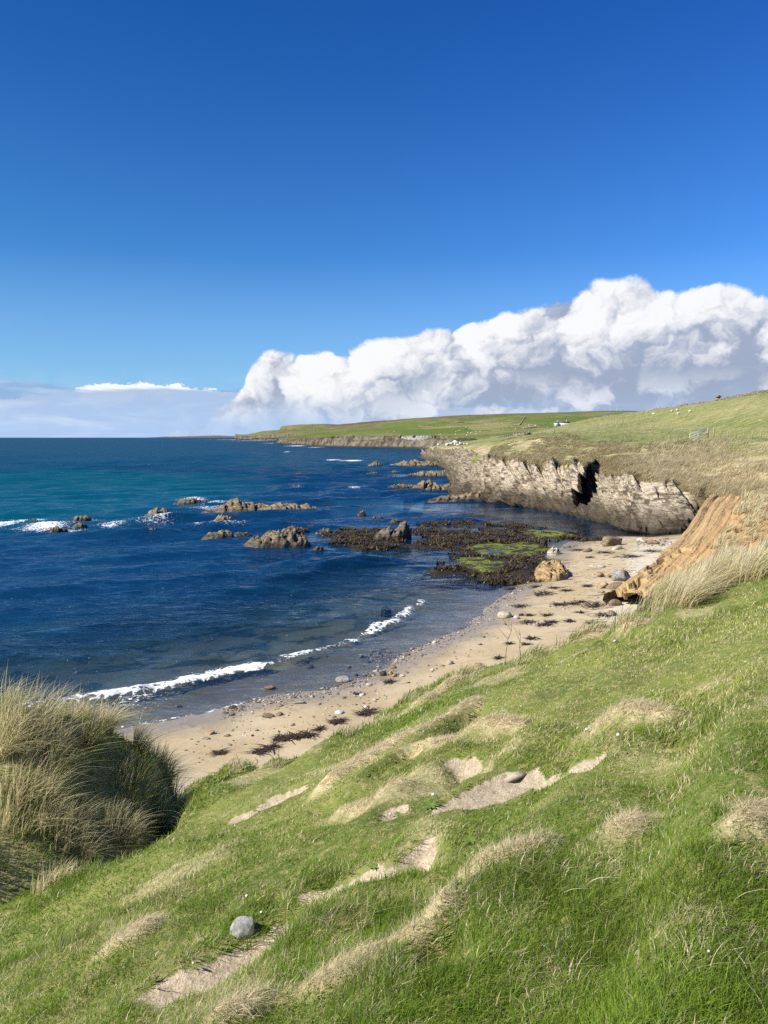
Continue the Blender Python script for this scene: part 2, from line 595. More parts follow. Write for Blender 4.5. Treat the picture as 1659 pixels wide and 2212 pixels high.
def make_mat_slope():
    """turf floor of the near bank: soil and moss under the blades, bare sand in the scrapes"""
    m, g, out = new_mat('bank_turf')
    pos = g.n('ShaderNodeNewGeometry').outputs['Position']
    n1 = g.noise(pos, 0.9, 5, 0.6)
    n2 = g.noise(pos, 12, 5, 0.7)
    n3 = g.noise(pos, 70, 3, 0.7)
    turf = g.mix(g.ss(n1, .35, .65), (.078, .108, .020), (.155, .185, .042))
    turf = g.mix(g.ss(n2, .45, .7), turf, (.27, .235, .10))
    turf = g.mix(g.attr('dead'), turf, g.mix(g.ss(n2, .3, .7), (.34, .27, .15), (.58, .49, .30)))
    sd = g.mix(g.ss(n2, .3, .7), (.32, .26, .175), (.50, .42, .305))
    sd = g.mix(g.m('MULTIPLY', g.ss(n3, .48, .68), 0.7), sd, (.15, .11, .07))
    s = g.ss(g.m('ADD', g.attr('bare'), g.m('MULTIPLY_ADD', n2, .6, -.3)), .42, .58)
    col = g.mix(s, turf, sd)
    bump = g.m('MULTIPLY_ADD', n3, .2, n2)
    princ(g, out, col, 0.95, bump, 0.8, 0.03, 0.15)
    return m


def make_mat_clay():
    """ochre slabs of rotten rock and clay, bedded along the slope"""
    m, g, out = new_mat('ochre_clay_rock')
    pos = g.n('ShaderNodeNewGeometry').outputs['Position']
    a = g.attr('across')
    l = g.attr('along')
    bed = g.n('ShaderNodeCombineXYZ', {0: g.m('MULTIPLY', l, 0.10), 1: g.m('MULTIPLY', a, 3.4), 2: 0}).outputs[0]
    n1 = g.noise(bed, 2.0, 6, 0.62, 0.4)
    n2 = g.noise(pos, 1.1, 5, 0.62)
    n3 = g.noise(pos, 9, 4, 0.7)
    col = g.mix(g.ss(n1, .36, .66), (.30, .205, .095), (.47, .325, .15))
    col = g.mix(g.m('MULTIPLY', g.ss(a, 0.42, 0.8), g.ss(n2, .35, .62)), col, (.45, .245, .10))
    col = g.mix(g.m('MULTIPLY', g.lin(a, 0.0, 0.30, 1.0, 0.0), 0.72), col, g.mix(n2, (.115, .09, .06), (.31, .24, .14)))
    col = g.mix(g.ss(n3, .52, .8), col, (.52, .40, .25))
    cr = g.voro(g.vadd(g.vmul(bed, (2.3, 1.8, 1)), g.vmul(g.noise(pos, 1.2, 3, col=True), (.4, .4, 0))), 1.7, 'DISTANCE_TO_EDGE')
    crack = g.ss(cr, 0, .05)
    col = g.mix(g.m('MULTIPLY', g.m('SUBTRACT', 1, crack), .35), col, (.08, .055, .03))
    bump = g.m('ADD', n1, g.m('MULTIPLY_ADD', n3, .18, g.m('MULTIPLY', crack, .12)))
    princ(g, out, col, .92, bump, .9, .25, .2)
    return m


def make_mat_hill():
    m, g, out = new_mat('far_hill_pasture')
    pos = g.n('ShaderNodeNewGeometry').outputs['Position']
    z = g.n('ShaderNodeSeparateXYZ', {0: pos}).outputs[2]
    n1 = g.noise(pos, 0.006, 5, 0.6)
    n2 = g.noise(g.vmul(pos, (1, .35, 1)), 0.03, 6, 0.65)
    n3 = g.noise(pos, 0.09, 6, 0.7)
    c = g.mix(g.ss(n1, .40, .60), (.100, .128, .032), (.165, .170, .055))
    c = g.mix(g.ss(n2, .46, .66), c, (.215, .195, .085))
    c = g.mix(g.attr('moor'), c, g.mix(g.ss(n3, .4, .6), (.07, .052, .03), (.15, .125, .06)))
    # fields: rectangular plots of slightly different grass
    fl = g.n('ShaderNodeTexVoronoi', {'Vector': g.vmul(pos, (1, .45, 0)), 'Scale': 0.0085, 'Randomness': 0.7}, distance='CHEBYCHEV')
    fc = g.n('ShaderNodeSeparateColor', {0: fl.outputs['Color']}).outputs[0]
    c = g.mix(g.m('MULTIPLY', g.m('SUBTRACT', 1, g.attr('moor')), g.ss(fc, .45, .95)), c, (.100, .142, .027))
    c = g.mix(g.m('MULTIPLY', g.m('SUBTRACT', 1, g.attr('moor')), g.lin(fc, .16, .15, 0, .8)), c, (.22, .20, .085))
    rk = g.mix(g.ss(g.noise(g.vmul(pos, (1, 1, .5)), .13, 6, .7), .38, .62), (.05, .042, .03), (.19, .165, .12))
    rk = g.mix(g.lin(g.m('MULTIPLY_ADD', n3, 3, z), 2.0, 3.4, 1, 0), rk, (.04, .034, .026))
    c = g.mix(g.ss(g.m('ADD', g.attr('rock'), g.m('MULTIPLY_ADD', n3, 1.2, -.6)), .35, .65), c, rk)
    bump = g.m('ADD', n3, g.m('MULTIPLY', g.noise(pos, .4, 4, .7), .25))
    princ(g, out, c, .95, bump, .8, 4.0, .1)
    return m


M_LAND, M_ROCK, M_WEED, M_SAND = make_mat_land(), make_mat_rock(), make_mat_weed(), make_mat_sand()
M_SLOPE, M_CLAY, M_HILL = make_mat_slope(), make_mat_clay(), make_mat_hill()

# ------------------------------------------------------------------ the near bank: height field under the camera
SN = np.array([-.85, .53])                 # downhill direction of the bank


def bank_plane(x, y):
    s = SN[0] * x + SN[1] * y
    up = 0.30
    return 7.4 - (0.5 * (0.46 + up) * s + 0.5 * (0.46 - up) * (np.sqrt(s * s + .6) - .77))


def ray_hit(px, py, f=bank_plane):
    r = ray(px, py)
    t = 1.0
    for _ in range(4000):
        p = np.array([0, 0, H]) + r * t
        if p[2] < f(p[0], p[1]):
            break
        t += .01
    return p


EDGE_PX = [(2300, 1000), (1900, 1120), (1659, 1205), (1560, 1235), (1500, 1258), (1440, 1292), (1350, 1335), (1260, 1372), (1180, 1403),
           (1080, 1432), (960, 1462), (860, 1512), (800, 1560), (700, 1605), (620, 1640), (540, 1648)]
EDGE = np.array([ray_hit(a, b) for a, b in EDGE_PX])
EDGE = np.vstack([EDGE, [[-2.9, 13.2, 0], [-2.75, 10.9, 0], [-2.45, 9.0, 0], [-2.9, 8.2, 0], [-4.2, 8.6, 0], [-7.5, 9.2, 0], [-14, 10, 0]]])


def img_patch(a, b, hw):
    p, q = bump_hit(*a), bump_hit(*b)
    return p[:2], q[:2], hw


def in_poly(x, y, poly):
    ins = np.zeros(np.shape(x), bool)
    for a, b in zip(poly, np.roll(poly, -1, 0)):
        c1 = (a[1] > y) != (b[1] > y)
        ins ^= c1 & (x < (b[0] - a[0]) * (y - a[1]) / (b[1] - a[1] + 1e-12) + a[0])
    return ins


LAND_POLY = np.vstack([EDGE[:, :2], [[-40, 10], [-40, -40], [90, -40], [90, 20]]])
def bank_bumps(x, y):
    """the bank before scrapes, edge and mound"""
    z = bank_plane(x, y)
    s = SN[0] * x + SN[1] * y
    c = .53 * x + .85 * y                                       # along the contour
    # terracettes: sheep-trodden steps that run along the contour
    st = s * 1.15 + .35 * fbm(c * .35, s * .5, 0, 5, 3)
    fr = st - np.floor(st)
    amp = np.clip(.5 + fbm(c * .22, s * .35, 3, 9, 2) * 1.3, 0, 1)
    z = z + .19 * amp * (sst(fr, 0.0, .7) - sst(fr, .7, 1.0) - .4)
    return z + .13 * fbm(x * .8, y * .8, 0, 21, 4) + .05 * fbm(x * 3.1, y * 3.1, 0, 31, 3)


_bx, _by = np.arange(-17, 30, .08), np.arange(-3, 33, .08)
_B0 = bank_bumps(*np.meshgrid(_bx, _by))


def bump_hit(px, py):
    r = ray(px, py)
    t = np.arange(1.2, 40, .02)
    p = np.array([0, 0, H]) + r * t[:, None]
    i = np.clip(((p[:, 0] + 17) / .08).astype(int), 0, len(_bx) - 1)
    j = np.clip(((p[:, 1] + 3) / .08).astype(int), 0, len(_by) - 1)
    ok = np.nonzero(p[:, 2] < _B0[j, i])[0]
    return p[ok[0]] if len(ok) else p[-1]


SCARS = [img_patch(*k) for k in [
    ((345, 2142), (455, 2092), .125), ((520, 2070), (618, 2010), .125), ((680, 1932), (780, 1893), .14),
    ((858, 1868), (916, 1828), .10), ((1000, 1725), (1125, 1675), .19), ((1180, 1688), (1258, 1648), .13),
    ((520, 1765), (645, 1706), .20), ((990, 1650), (1003, 1655), .16), ((843, 1760), (852, 1745), .10),
    ((1450, 1618), (1466, 1612), .07)]]
DEAD = [img_patch(*k) for k in [
    ((690, 2150), (955, 1985), .125), ((485, 2205), (550, 2175), .12), ((1040, 1885), (1150, 1835), .20),
    ((770, 1650), (1020, 1520), .20), ((1290, 1362), (1380, 1352), .22), ((1180, 1402), (1262, 1378), .25),
    ((930, 1610), (1110, 1570), .24), ((1290, 1575), (1420, 1552), .22), ((700, 1710), (780, 1650), .18), ((1320, 1810), (1360, 1790), .12),
    ((860, 1700), (760, 1760), .18), ((1060, 1430), (900, 1520), .2),
    ((250, 2050), (330, 2000), .2), ((1610, 1800), (1659, 1775), .1)]]


HOLLOWS = [img_patch(*k) for k in [
    ((800, 1668), (900, 1612), .13), ((930, 1590), (1030, 1540), .13), ((1300, 1372), (1385, 1366), .16), ((1195, 1415), (1262, 1394), .15),
    ((935, 2030), (945, 2075), .10), ((905, 1850), (918, 1868), .07), ((690, 1735), (715, 1745), .12), ((640, 1890), (560, 1960), .07),
    ((1000, 1660), (1060, 1650), .10), ((870, 1500), (930, 1478), .16)]]


def cap_dist(x, y, p, q, hw):
    d = q - p
    t = np.clip(((x - p[0]) * d[0] + (y - p[1]) * d[1]) / max(1e-9, d @ d), 0, 1)
    return np.hypot(x - p[0] - t * d[0], y - p[1] - t * d[1]) / hw


MOUND = np.array([[-16, 9.6], [-8.5, 10.0], [-5.4, 10.4], [-4.45, 10.4]])


def bank(x, y, full=False):
    x, y = np.broadcast_arrays(np.asarray(x, float), np.asarray(y, float))
    z = bank_bumps(x, y)
    bare = np.zeros_like(z)
    dead = np.zeros_like(z)
    wn = .45 * fbm(x * 2.6, y * 2.6, 0, 41, 4)
    for p, q, hw in SCARS:
        k = cap_dist(x, y, p, q, hw) + wn * 1.3
        f = 1 - sst(k, .8, 1.15)
        bare = np.maximum(bare, f)
        z = z - .09 * (1 - sst(k, .75, 1.05))
    for p, q, hw in DEAD:
        k = cap_dist(x, y, p, q, hw) + wn * 1.6
        f = 1 - sst(k, .35, 1.1)
        dead = np.maximum(dead, f)
        z = z + .07 * f
    dead = np.maximum(dead, .5 * sst(fbm(x * 1.1, y * 1.1, 0, 77, 4), .25, .5))
    for p, q, hw in HOLLOWS:
        k = cap_dist(x, y, p, q, hw) + wn * .8
        z = z - .17 * (1 - sst(k, .5, 1.15))
    # the edge above the beach: turf lip, then a steep drop
    de, arc = seg_dist(x, y, EDGE)
    de = np.where(in_poly(x, y, LAND_POLY), -1, 1) * np.abs(de) + .35 * fbm(x * .9, y * .9, 0, 51, 3)
    drop = np.where(de > 0, de * 1.25 + .22 * sst(de, 0, .3), 0)
    z = z - drop
    # the marram mound on the left and the eroded hollow between it and the bank
    cr = 10.6 + .25 * fbm(x * .5, 0 * x, 0, 62, 2)
    dy = cr - y
    top = 5.22 - .10 * np.clip(x + 6.0, 0, 9) - .42 * np.clip(x + 4.75, 0, 9) + .22 * fbm(x * .8, y * .8, 0, 61, 3)
    fall = np.where(dy > 0, .26 * dy + .075 * dy * dy, .35 * dy * dy - .5 * dy)
    xe = -3.35 + .25 * fbm(y * 1.1, 0 * y, 0, 63, 3) - .45 * np.clip(dy - 1.2, 0, 9) ** 1.2
    mz = top - fall - np.where(x > xe, 2.6 * (x - xe), .10 * np.clip(x - xe + 1, 0, 1) ** 2)
    rim = 3.2 - .9 * ((x + 2.9) ** 2 + ((y - 12.7) / .7) ** 2)
    z = np.maximum(z, np.where((y < 12.4) & (x > -5), 2.7, -9))
    mound = np.maximum(sst(mz - z, -.10, .25), 0)
    z = np.maximum(np.maximum(z, mz), rim)
    z = np.maximum(z, -7.0)
    if full:
        return z, bare, dead, de, mound
    return z


def build_bank():
    xs = np.arange(-17, 30.01, .11)
    ys = np.arange(-4, 33.01, .11)
    X, Y = np.meshgrid(xs, ys)
    z, bare, dead, de, mound = bank(X, Y, True)
    bare = np.maximum(bare, sst(de, 1.0, 2.2) * (1 - mound) * sst(Y - .2 * X, 13.2, 14.0))
    o = mesh_obj('grass_bank', np.stack([X, Y, z], -1).reshape(-1, 3), grid_faces(len(xs), len(ys)), M_SLOPE,
                 attrs={'bare': bare, 'dead': np.maximum(dead * .9, mound * .4)})
    structure(o)
    return dict(x0=xs[0], y0=ys[0], st=.11, z=z, bare=bare, dead=dead, de=de, mound=mound)


BK = build_bank()


def bk(name, x, y):
    """bank field at (x, y), bilinear"""
    A = BK[name]
    u, v = (np.asarray(x) - BK['x0']) / BK['st'], (np.asarray(y) - BK['y0']) / BK['st']
    i, j = np.clip(np.floor(u).astype(int), 0, A.shape[1] - 2), np.clip(np.floor(v).astype(int), 0, A.shape[0] - 2)
    f, g = np.clip(u - i, 0, 1), np.clip(v - j, 0, 1)
    return (A[j, i] * (1 - f) + A[j, i + 1] * f) * (1 - g) + (A[j + 1, i] * (1 - f) + A[j + 1, i + 1] * f) * g


def bank_hit(px, py):
    """where the view through a point of the photograph meets the bank"""
    r = ray(px, py)
    t = np.arange(1.2, 45, .02)
    p = np.array([0, 0, H]) + r * t[:, None]
    ok = np.nonzero(p[:, 2] < bk('z', p[:, 0], p[:, 1]))[0]
    return p[ok[0]] if len(ok) else p[-1]

# ------------------------------------------------------------------ beach and sea bed
SHORE_PX = [(-900, 1900), (-300, 1680), (100, 1605), (300, 1568), (430, 1548), (520, 1524), (600, 1502), (700, 1488), (780, 1462), (870, 1412), (960, 1374),
            (1020, 1344), (1075, 1300), (1105, 1272), (1150, 1238), (1165, 1205), (1230, 1172), (1330, 1158), (1400, 1160), (1480, 1152)]
SHORE = np.array([atz(a, b)[:2] for a, b in SHORE_PX])
SHORE = np.vstack([SHORE, [[40, 80]]])
POOL = np.array([atz(a, b)[:2] for a, b in [(1000, 1095), (1130, 1112), (1250, 1135), (1350, 1158), (1440, 1164)]])
REEF = np.array([atz(a, b)[:2] for a, b in [(905, 1165), (1010, 1150), (1120, 1160), (1200, 1165), (1130, 1215)]])
ALGAE = [(1085, 1186, 85, 18), (1050, 1224, 50, 14), (1185, 1152, 60, 9), (1020, 1215, 40, 16), (1390, 1165, 60, 12), (1140, 1180, 70, 12)]


def bed(x, y):
    d, arc = seg_dist(x, y, SHORE)                       # left of the line (as listed) is the sea
    d = -d
    land = np.maximum(d, 0)
    z = np.where(d > 0, .105 * land - .0018 * land ** 2 * (land < 29) , .085 * d)
    z = np.where((d > 0) & (land > 20), .105 * 20 - .72 + .02 * (land - 20), z)
    z = np.maximum(z, -6)
    pd, _ = seg_dist(x, y, POOL)
    z = np.where(d < 0, np.maximum(z, -.55 - .10 * np.maximum(np.abs(pd) - 5, 0)), z)
    z = z + .05 * fbm(x * .5, y * .5, 0, 81, 4) + .012 * fbm(x * 3, y * 3, 0, 82, 3)
    return z, d, arc


def build_beach():
    xs = np.arange(-32, 42.01, .22)
    ys = np.arange(6, 100.01, .22)
    X, Y = np.meshgrid(xs, ys)
    z, d, arc = bed(X, Y)
    pd, _ = seg_dist(X, Y, POOL)
    weedbed = (1 - sst(np.abs(pd), 3.5, 7)) * (d < .4)
    near_rocks = sst(Y, 36, 50)
    wrack = np.clip(.18 * sst(d, 1.5, 4) + near_rocks * sst(d, 0.5, 2) * .95 + .9 * np.exp(-((d - 6.3) / 1.0) ** 2), 0, 1)
    grit = np.clip(np.exp(-((d - .6) / 1.1) ** 2) + .55 * near_rocks + .15, 0, 1)
    upper = sst(d, 4.5, 7.5)
    o = mesh_obj('beach', np.stack([X, Y, z], -1).reshape(-1, 3), grid_faces(len(xs), len(ys)), M_SAND,
                 attrs={'wrack': wrack, 'grit': grit, 'upper': upper, 'weedbed': weedbed})
    return structure(o)


build_beach()


# ------------------------------------------------------------------ lofted land: rows of traced points, resampled
def loft(rows, nsub, msub, jitter=None):
    """rows: list of (n,3) arrays with matching stations. returns grid (V,U,3) and the row / station parameters"""
    R = np.array(rows)
    n = R.shape[1]
    u = np.concatenate([np.linspace(i, i + 1, k, endpoint=False) for i, k in enumerate(nsub)] + [[n - 1.0]])
    v = np.concatenate([np.linspace(i, i + 1, k, endpoint=False) for i, k in enumerate(msub)] + [[len(rows) - 1.0]])

    def cat(P, t, axis):
        P = np.moveaxis(P, axis, 0)
        i = np.clip(np.floor(t).astype(int), 0, len(P) - 2)
        f = (t - i)[(...,) + (None,) * (P.ndim - 1)]
        p0, p1, p2, p3 = P[np.clip(i - 1, 0, None)], P[i], P[i + 1], P[np.clip(i + 2, None, len(P) - 1)]
        m1, m2 = (p2 - p0) * .5, (p3 - p1) * .5
        lim = np.abs(p2 - p1) * 1.5
        m1, m2 = np.clip(m1, -lim, lim), np.clip(m2, -lim, lim)
        q = (2 * f ** 3 - 3 * f ** 2 + 1) * p1 + (f ** 3 - 2 * f ** 2 + f) * m1 + (-2 * f ** 3 + 3 * f ** 2) * p2 + (f ** 3 - f ** 2) * m2
        return np.moveaxis(q, 0, axis)
    G = cat(R, u, 1)
    G = cat(G, v, 0)
    return G, u, v


def grid_normals(G):
    du = np.gradient(G, axis=1)
    dv = np.gradient(G, axis=0)
    n = np.cross(du, dv)
    return n / np.maximum(1e-9, np.linalg.norm(n, axis=-1, keepdims=True))


HL_BASE = [(905, 990), (955, 1010), (985, 1045), (990, 1072), (1060, 1086), (1130, 1095), (1200, 1106), (1260, 1119), (1340, 1141), (1400, 1151), (1470, 1153), (1560, 1142), (1800, 1130), (2600, 1350)]
HL_LIP = [(925, 970, 335), (985, 972, 238), (1010, 976, 160), (1040, 985, 128), (1080, 992, 113), (1140, 1003, 106), (1205, 1014, 100), (1262, 1010, 95), (1345, 1028, 84), (1400, 1040, 79.5), (1470, 1055, 77), (1560, 1078, 72), (1800, 1090, 62), (2600, 1180, 38)]
HL_MID = [(930, 966, 345), (990, 967, 248), (1015, 968, 182), (1045, 970, 150), (1085, 970, 132), (1145, 972, 124), (1210, 975, 118), (1275, 980, 112), (1350, 985, 101), (1405, 990, 97), (1475, 1000, 91), (1570, 1012, 82), (1800, 1015, 72), (2600, 1060, 50)]
HL_PLAT = [(945, 962, 360), (1000, 962, 268), (1040, 958, 205), (1080, 952, 172), (1120, 944, 152), (1170, 938, 146), (1230, 942, 142), (1290, 950, 136), (1360, 953, 130), (1420, 955, 125), (1490, 954, 116), (1580, 949, 105), (1800, 945, 92), (2600, 945, 75)]
HL_FENCE = [(955, 960, 400), (1015, 957, 330), (1065, 951, 300), (1110, 945, 285), (1160, 940, 272), (1197, 936, 260), (1250, 932, 230), (1306, 929, 200), (1370, 930, 185), (1430, 931, 170), (1493, 939, 150), (1600, 947, 130), (1800, 955, 110), (2600, 950, 95)]
HL_RIDGE = [(960, 958, 470), (1030, 951, 470), (1090, 944, 470), (1150, 936, 480), (1200, 926, 500), (1245, 914, 530), (1285, 905, 545), (1335, 898, 450), (1397, 889, 380), (1490, 876, 260), (1590, 860, 215), (1659, 850, 190), (1850, 826, 175), (2700, 790, 150)]


def build_headland():
    r_base = np.array([atz(a, b) for a, b in HL_BASE])
    r_under = r_base + np.array([[-1.0, -.5, -1.6]])
    r_lip = np.array([at(*k) for k in HL_LIP])
    r_mid = np.array([at(*k) for k in HL_MID])
    r_plat = np.array([at(*k) for k in HL_PLAT])
    r_fen = np.array([at(*k) for k in HL_FENCE])
    r_rid = np.array([at(*k) for k in HL_RIDGE])
    r_back = r_rid + np.stack([r_rid[:, 0] * .45, np.full(len(r_rid), 110.), np.full(len(r_rid), -6.)], 1)
    r_back2 = r_back + np.array([[90, 160, -60.]])
    nsub = [16, 40, 60, 90, 100, 110, 110, 150, 60, 60, 50, 30, 30]
    msub = [6, 74, 40, 30, 14, 20, 8, 4]
    G, u, v = loft([r_under, r_base, r_lip, r_mid, r_plat, r_fen, r_rid, r_back, r_back2], nsub, msub)
    U, V = np.meshgrid(u, v)
    N = grid_normals(G)
    if N[40, 500, 0] > 0:
        N = -N
    P = G.copy()
    a = np.cumsum(np.concatenate([[0], np.linalg.norm(np.diff(G[6], axis=0)[:, :2], axis=1)]))
    A = np.broadcast_to(a[None, :], U.shape)                          # metres along the foot of the cliff
    Z = G[..., 2]
    lipn = .42 * fbm(A * .16, 0 * A, 0, 101, 4) + .24 * fbm(A * .9, V * 4, 0, 102, 3)
    Vr = V - 1                                                       # 0 at the foot, 1 at the lip
    w = sst(Vr, -.15, .12) * (1 - sst(Vr + lipn * .8, .80, 1.25))
    # slabs leaning up to the right: saw-tooth strata + ridges
    q = A * .62 + Z * .78 + .9 * fbm(A * .2, Z * .3, 0, 103, 3)
    saw = (q * .42) - np.floor(q * .42)
    saw2 = (q * 1.3 + .4 * fbm(A * .7, Z * .7, 1, 104, 2)) % 1.0
    q2 = A * .5 - Z * .35
    rg = ridged(q * .55, q2 * .16, 0, 105, 5, .55)
    blk = np.abs((q2 * .55 + .6 * fbm(A * .3, Z * .5, 0, 106, 3)) % 1.0 - .5)
    off = 1.15 * (saw - .5) + .42 * (saw2 - .5) + .75 * (rg - .2) + .35 * (blk - .25) + 1.1 * fbm(A * .085, Z * .12, 0, 107, 4) + .18 * fbm(A * 2.2, Z * 2.2, 0, 108, 3)
    far = np.clip(G[..., 1] / 110, .8, 2.2)
    P = P + N * (off * w * far * .95)[..., None]
    # the foot steps out as low ledges
    foot = np.exp(-((Vr - .08) / .13) ** 2) * np.clip(.35 + fbm(A * .2, 0, 0, 109, 3), 0, 1)
    P = P + np.array([-.93, -.37, 0]) * (foot * 1.6)[..., None]
    # the black gully: a notch whose floor hangs a metre above the water
    i7 = a[sum(nsub[:7])]
    hgt = np.clip(Vr, 0, 2.2)
    ac = i7 + .5 + 3.0 * np.clip(hgt, 0, 1.1) - .9 * sst(hgt, 1.1, 1.7) + .25 * fbm(Z * .8, A * .1, 0, 110, 3)
    wid = 2.7 - 1.1 * sst(hgt, .3, 1.0) - .7 * sst(hgt, 1.0, 1.7) + .25 * fbm(Z * 1.4, A * .5, 0, 113, 3)
    k = np.abs(A - ac) / wid
    gul = (1 - sst(k, .45, 1.2)) * sst(hgt, .10, .40) * (1 - sst(hgt, 1.25, 1.75))
    P = P + np.array([.22, .97, -.02]) * (gul * 9.5)[..., None]
    # the seaward lip of the gully stands proud
    pr = np.exp(-((A - ac + wid + 1.6) / 1.6) ** 2) * sst(hgt, .1, .4) * (1 - sst(hgt, 1.1, 1.7))
    P = P + np.array([-.9, -.25, .25]) * (pr * 1.1)[..., None]
    right = np.clip((A - ac - wid) / 5.0, 0, 1)
    bowl = np.exp(-((A - ac - wid - 1.6) / 2.2) ** 2) * np.exp(-((Vr - 1.35) / .40) ** 2)
    P = P + np.array([.3, .3, -1.0]) * (bowl * 1.1)[..., None]
    # turf: hummocks
    tw = sst(Vr, 1.05, 1.6)
    hum = .40 * fbm(P[..., 0] * .18, P[..., 1] * .12, 0, 111, 4) + .16 * fbm(P[..., 0] * .7, P[..., 1] * .5, 0, 112, 3)
    P[..., 2] += hum * tw * (1 - sst(V, 5.6, 6.0) * .7)
    grass = sst(Vr + lipn, .85, 1.08)
    grass = np.where(Vr > 1.6, 1, grass)
    xr = G[..., 0]
    dry = sst(Vr, .9, 1.1) * (1 - sst(V + .5 * fbm(A * .12, V * 2, 0, 115, 3), 3.0, 4.0) * .85)
    dry *= .55 + .45 * sst(fbm(A * .10, V * 3, 0, 116, 4) + .35 * sst(U, 8, 10), -.35, .25)
    dry = np.where(V > 4.3, .18 + .22 * sst(fbm(P[..., 0] * .03, P[..., 1] * .03, 0, 117, 3), -.2, .4), dry)
    pale = sst(Vr, .25, .55) * (.45 * sst(U, 1.2, 2.0) + .55 * sst(U, 2.7, 4.0)) * (1 - sst(U, 10.1, 10.6))
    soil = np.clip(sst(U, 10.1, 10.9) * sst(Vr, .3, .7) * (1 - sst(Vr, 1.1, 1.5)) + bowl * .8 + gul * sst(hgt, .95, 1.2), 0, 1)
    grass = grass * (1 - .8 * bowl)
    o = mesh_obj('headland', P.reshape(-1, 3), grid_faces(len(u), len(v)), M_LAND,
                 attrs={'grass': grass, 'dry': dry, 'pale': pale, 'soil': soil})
    structure(o)
    return P, U, V, A


HL, HLU, HLV, HLA = build_headland()


def build_clay():
    a = np.array([at(*k) for k in [(1318, 1288, 39.2), (1380, 1242, 43), (1440, 1192, 48), (1480, 1150, 54), (1512, 1100, 60), (1534, 1070, 65)]])
    a0 = a + np.array([[-.5, -.3, -1.6]])
    a0[:, 2] = np.minimum(a0[:, 2], .2)
    b = np.array([at(*k) for k in [(1390, 1290, 37), (1430, 1252, 41), (1500, 1190, 46), (1540, 1138, 52), (1562, 1098, 58), (1582, 1070, 64)]])
    c = np.array([at(*k) for k in [(1446, 1296, 35), (1490, 1262, 37), (1564, 1206, 42), (1612, 1148, 48), (1640, 1106, 54), (1655, 1076, 62)]])
    d = np.array([at(*k) for k in [(1560, 1310, 33), (1650, 1270, 36), (1730, 1200, 42), (1770, 1140, 48), (1790, 1100, 54), (1800, 1068, 62)]])
    nsub, msub = [70] * 5, [14, 60, 60, 30]
    G, u, v = loft([a0, a, b, c, d], nsub, msub)
    U, V = np.meshgrid(u, v)
    N = grid_normals(G)
    if N[60, 100, 2] < 0:
        N = -N
    w = np.clip(V, 0, 1)
    s = V * 2.2 + .3 * fbm(U * 1.2, V * 2, 0, 121, 3)
    saw = s - np.floor(s)
    off = .10 * (saw - .5) + .20 * fbm(U * .55, V * 3.2, 0, 122, 5) +   .07 * (ridged(U * .3, V * 4, 0, 123, 4) - .3) + .09 * fbm(U * 4, V * 3, 0, 126, 4) + .06 * (np.floor(V * 3 + .8 * fbm(U * .7, V, 0, 127, 3)) % 2 - .5) * sst(fbm(U * .9, V * 1.5, 0, 128, 2), -.1, .2)
    # broken blocks near the bottom left
    bl = np.floor(U * 4.2 + 1.3 * fbm(U * 2, V * 2, 0, 124, 2)) * 7.3 + np.floor(V * 3.1 + .8 * fbm(U * 3, V * 2, 5, 125, 2)) * 3.1
    blk = (np.sin(bl * 12.9898) * 43758.5453) % 1.0
    bw = (1 - sst(U, 1.6, 2.6)) * (1 - sst(V, 1.5, 2.4))
    off = off + .45 * (blk - .5) * bw
    P = G + N * (off * w)[..., None]
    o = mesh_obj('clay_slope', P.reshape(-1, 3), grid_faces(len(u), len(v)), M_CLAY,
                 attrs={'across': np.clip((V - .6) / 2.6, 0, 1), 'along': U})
    structure(o)
    return P, U, V


CLAY = build_clay()


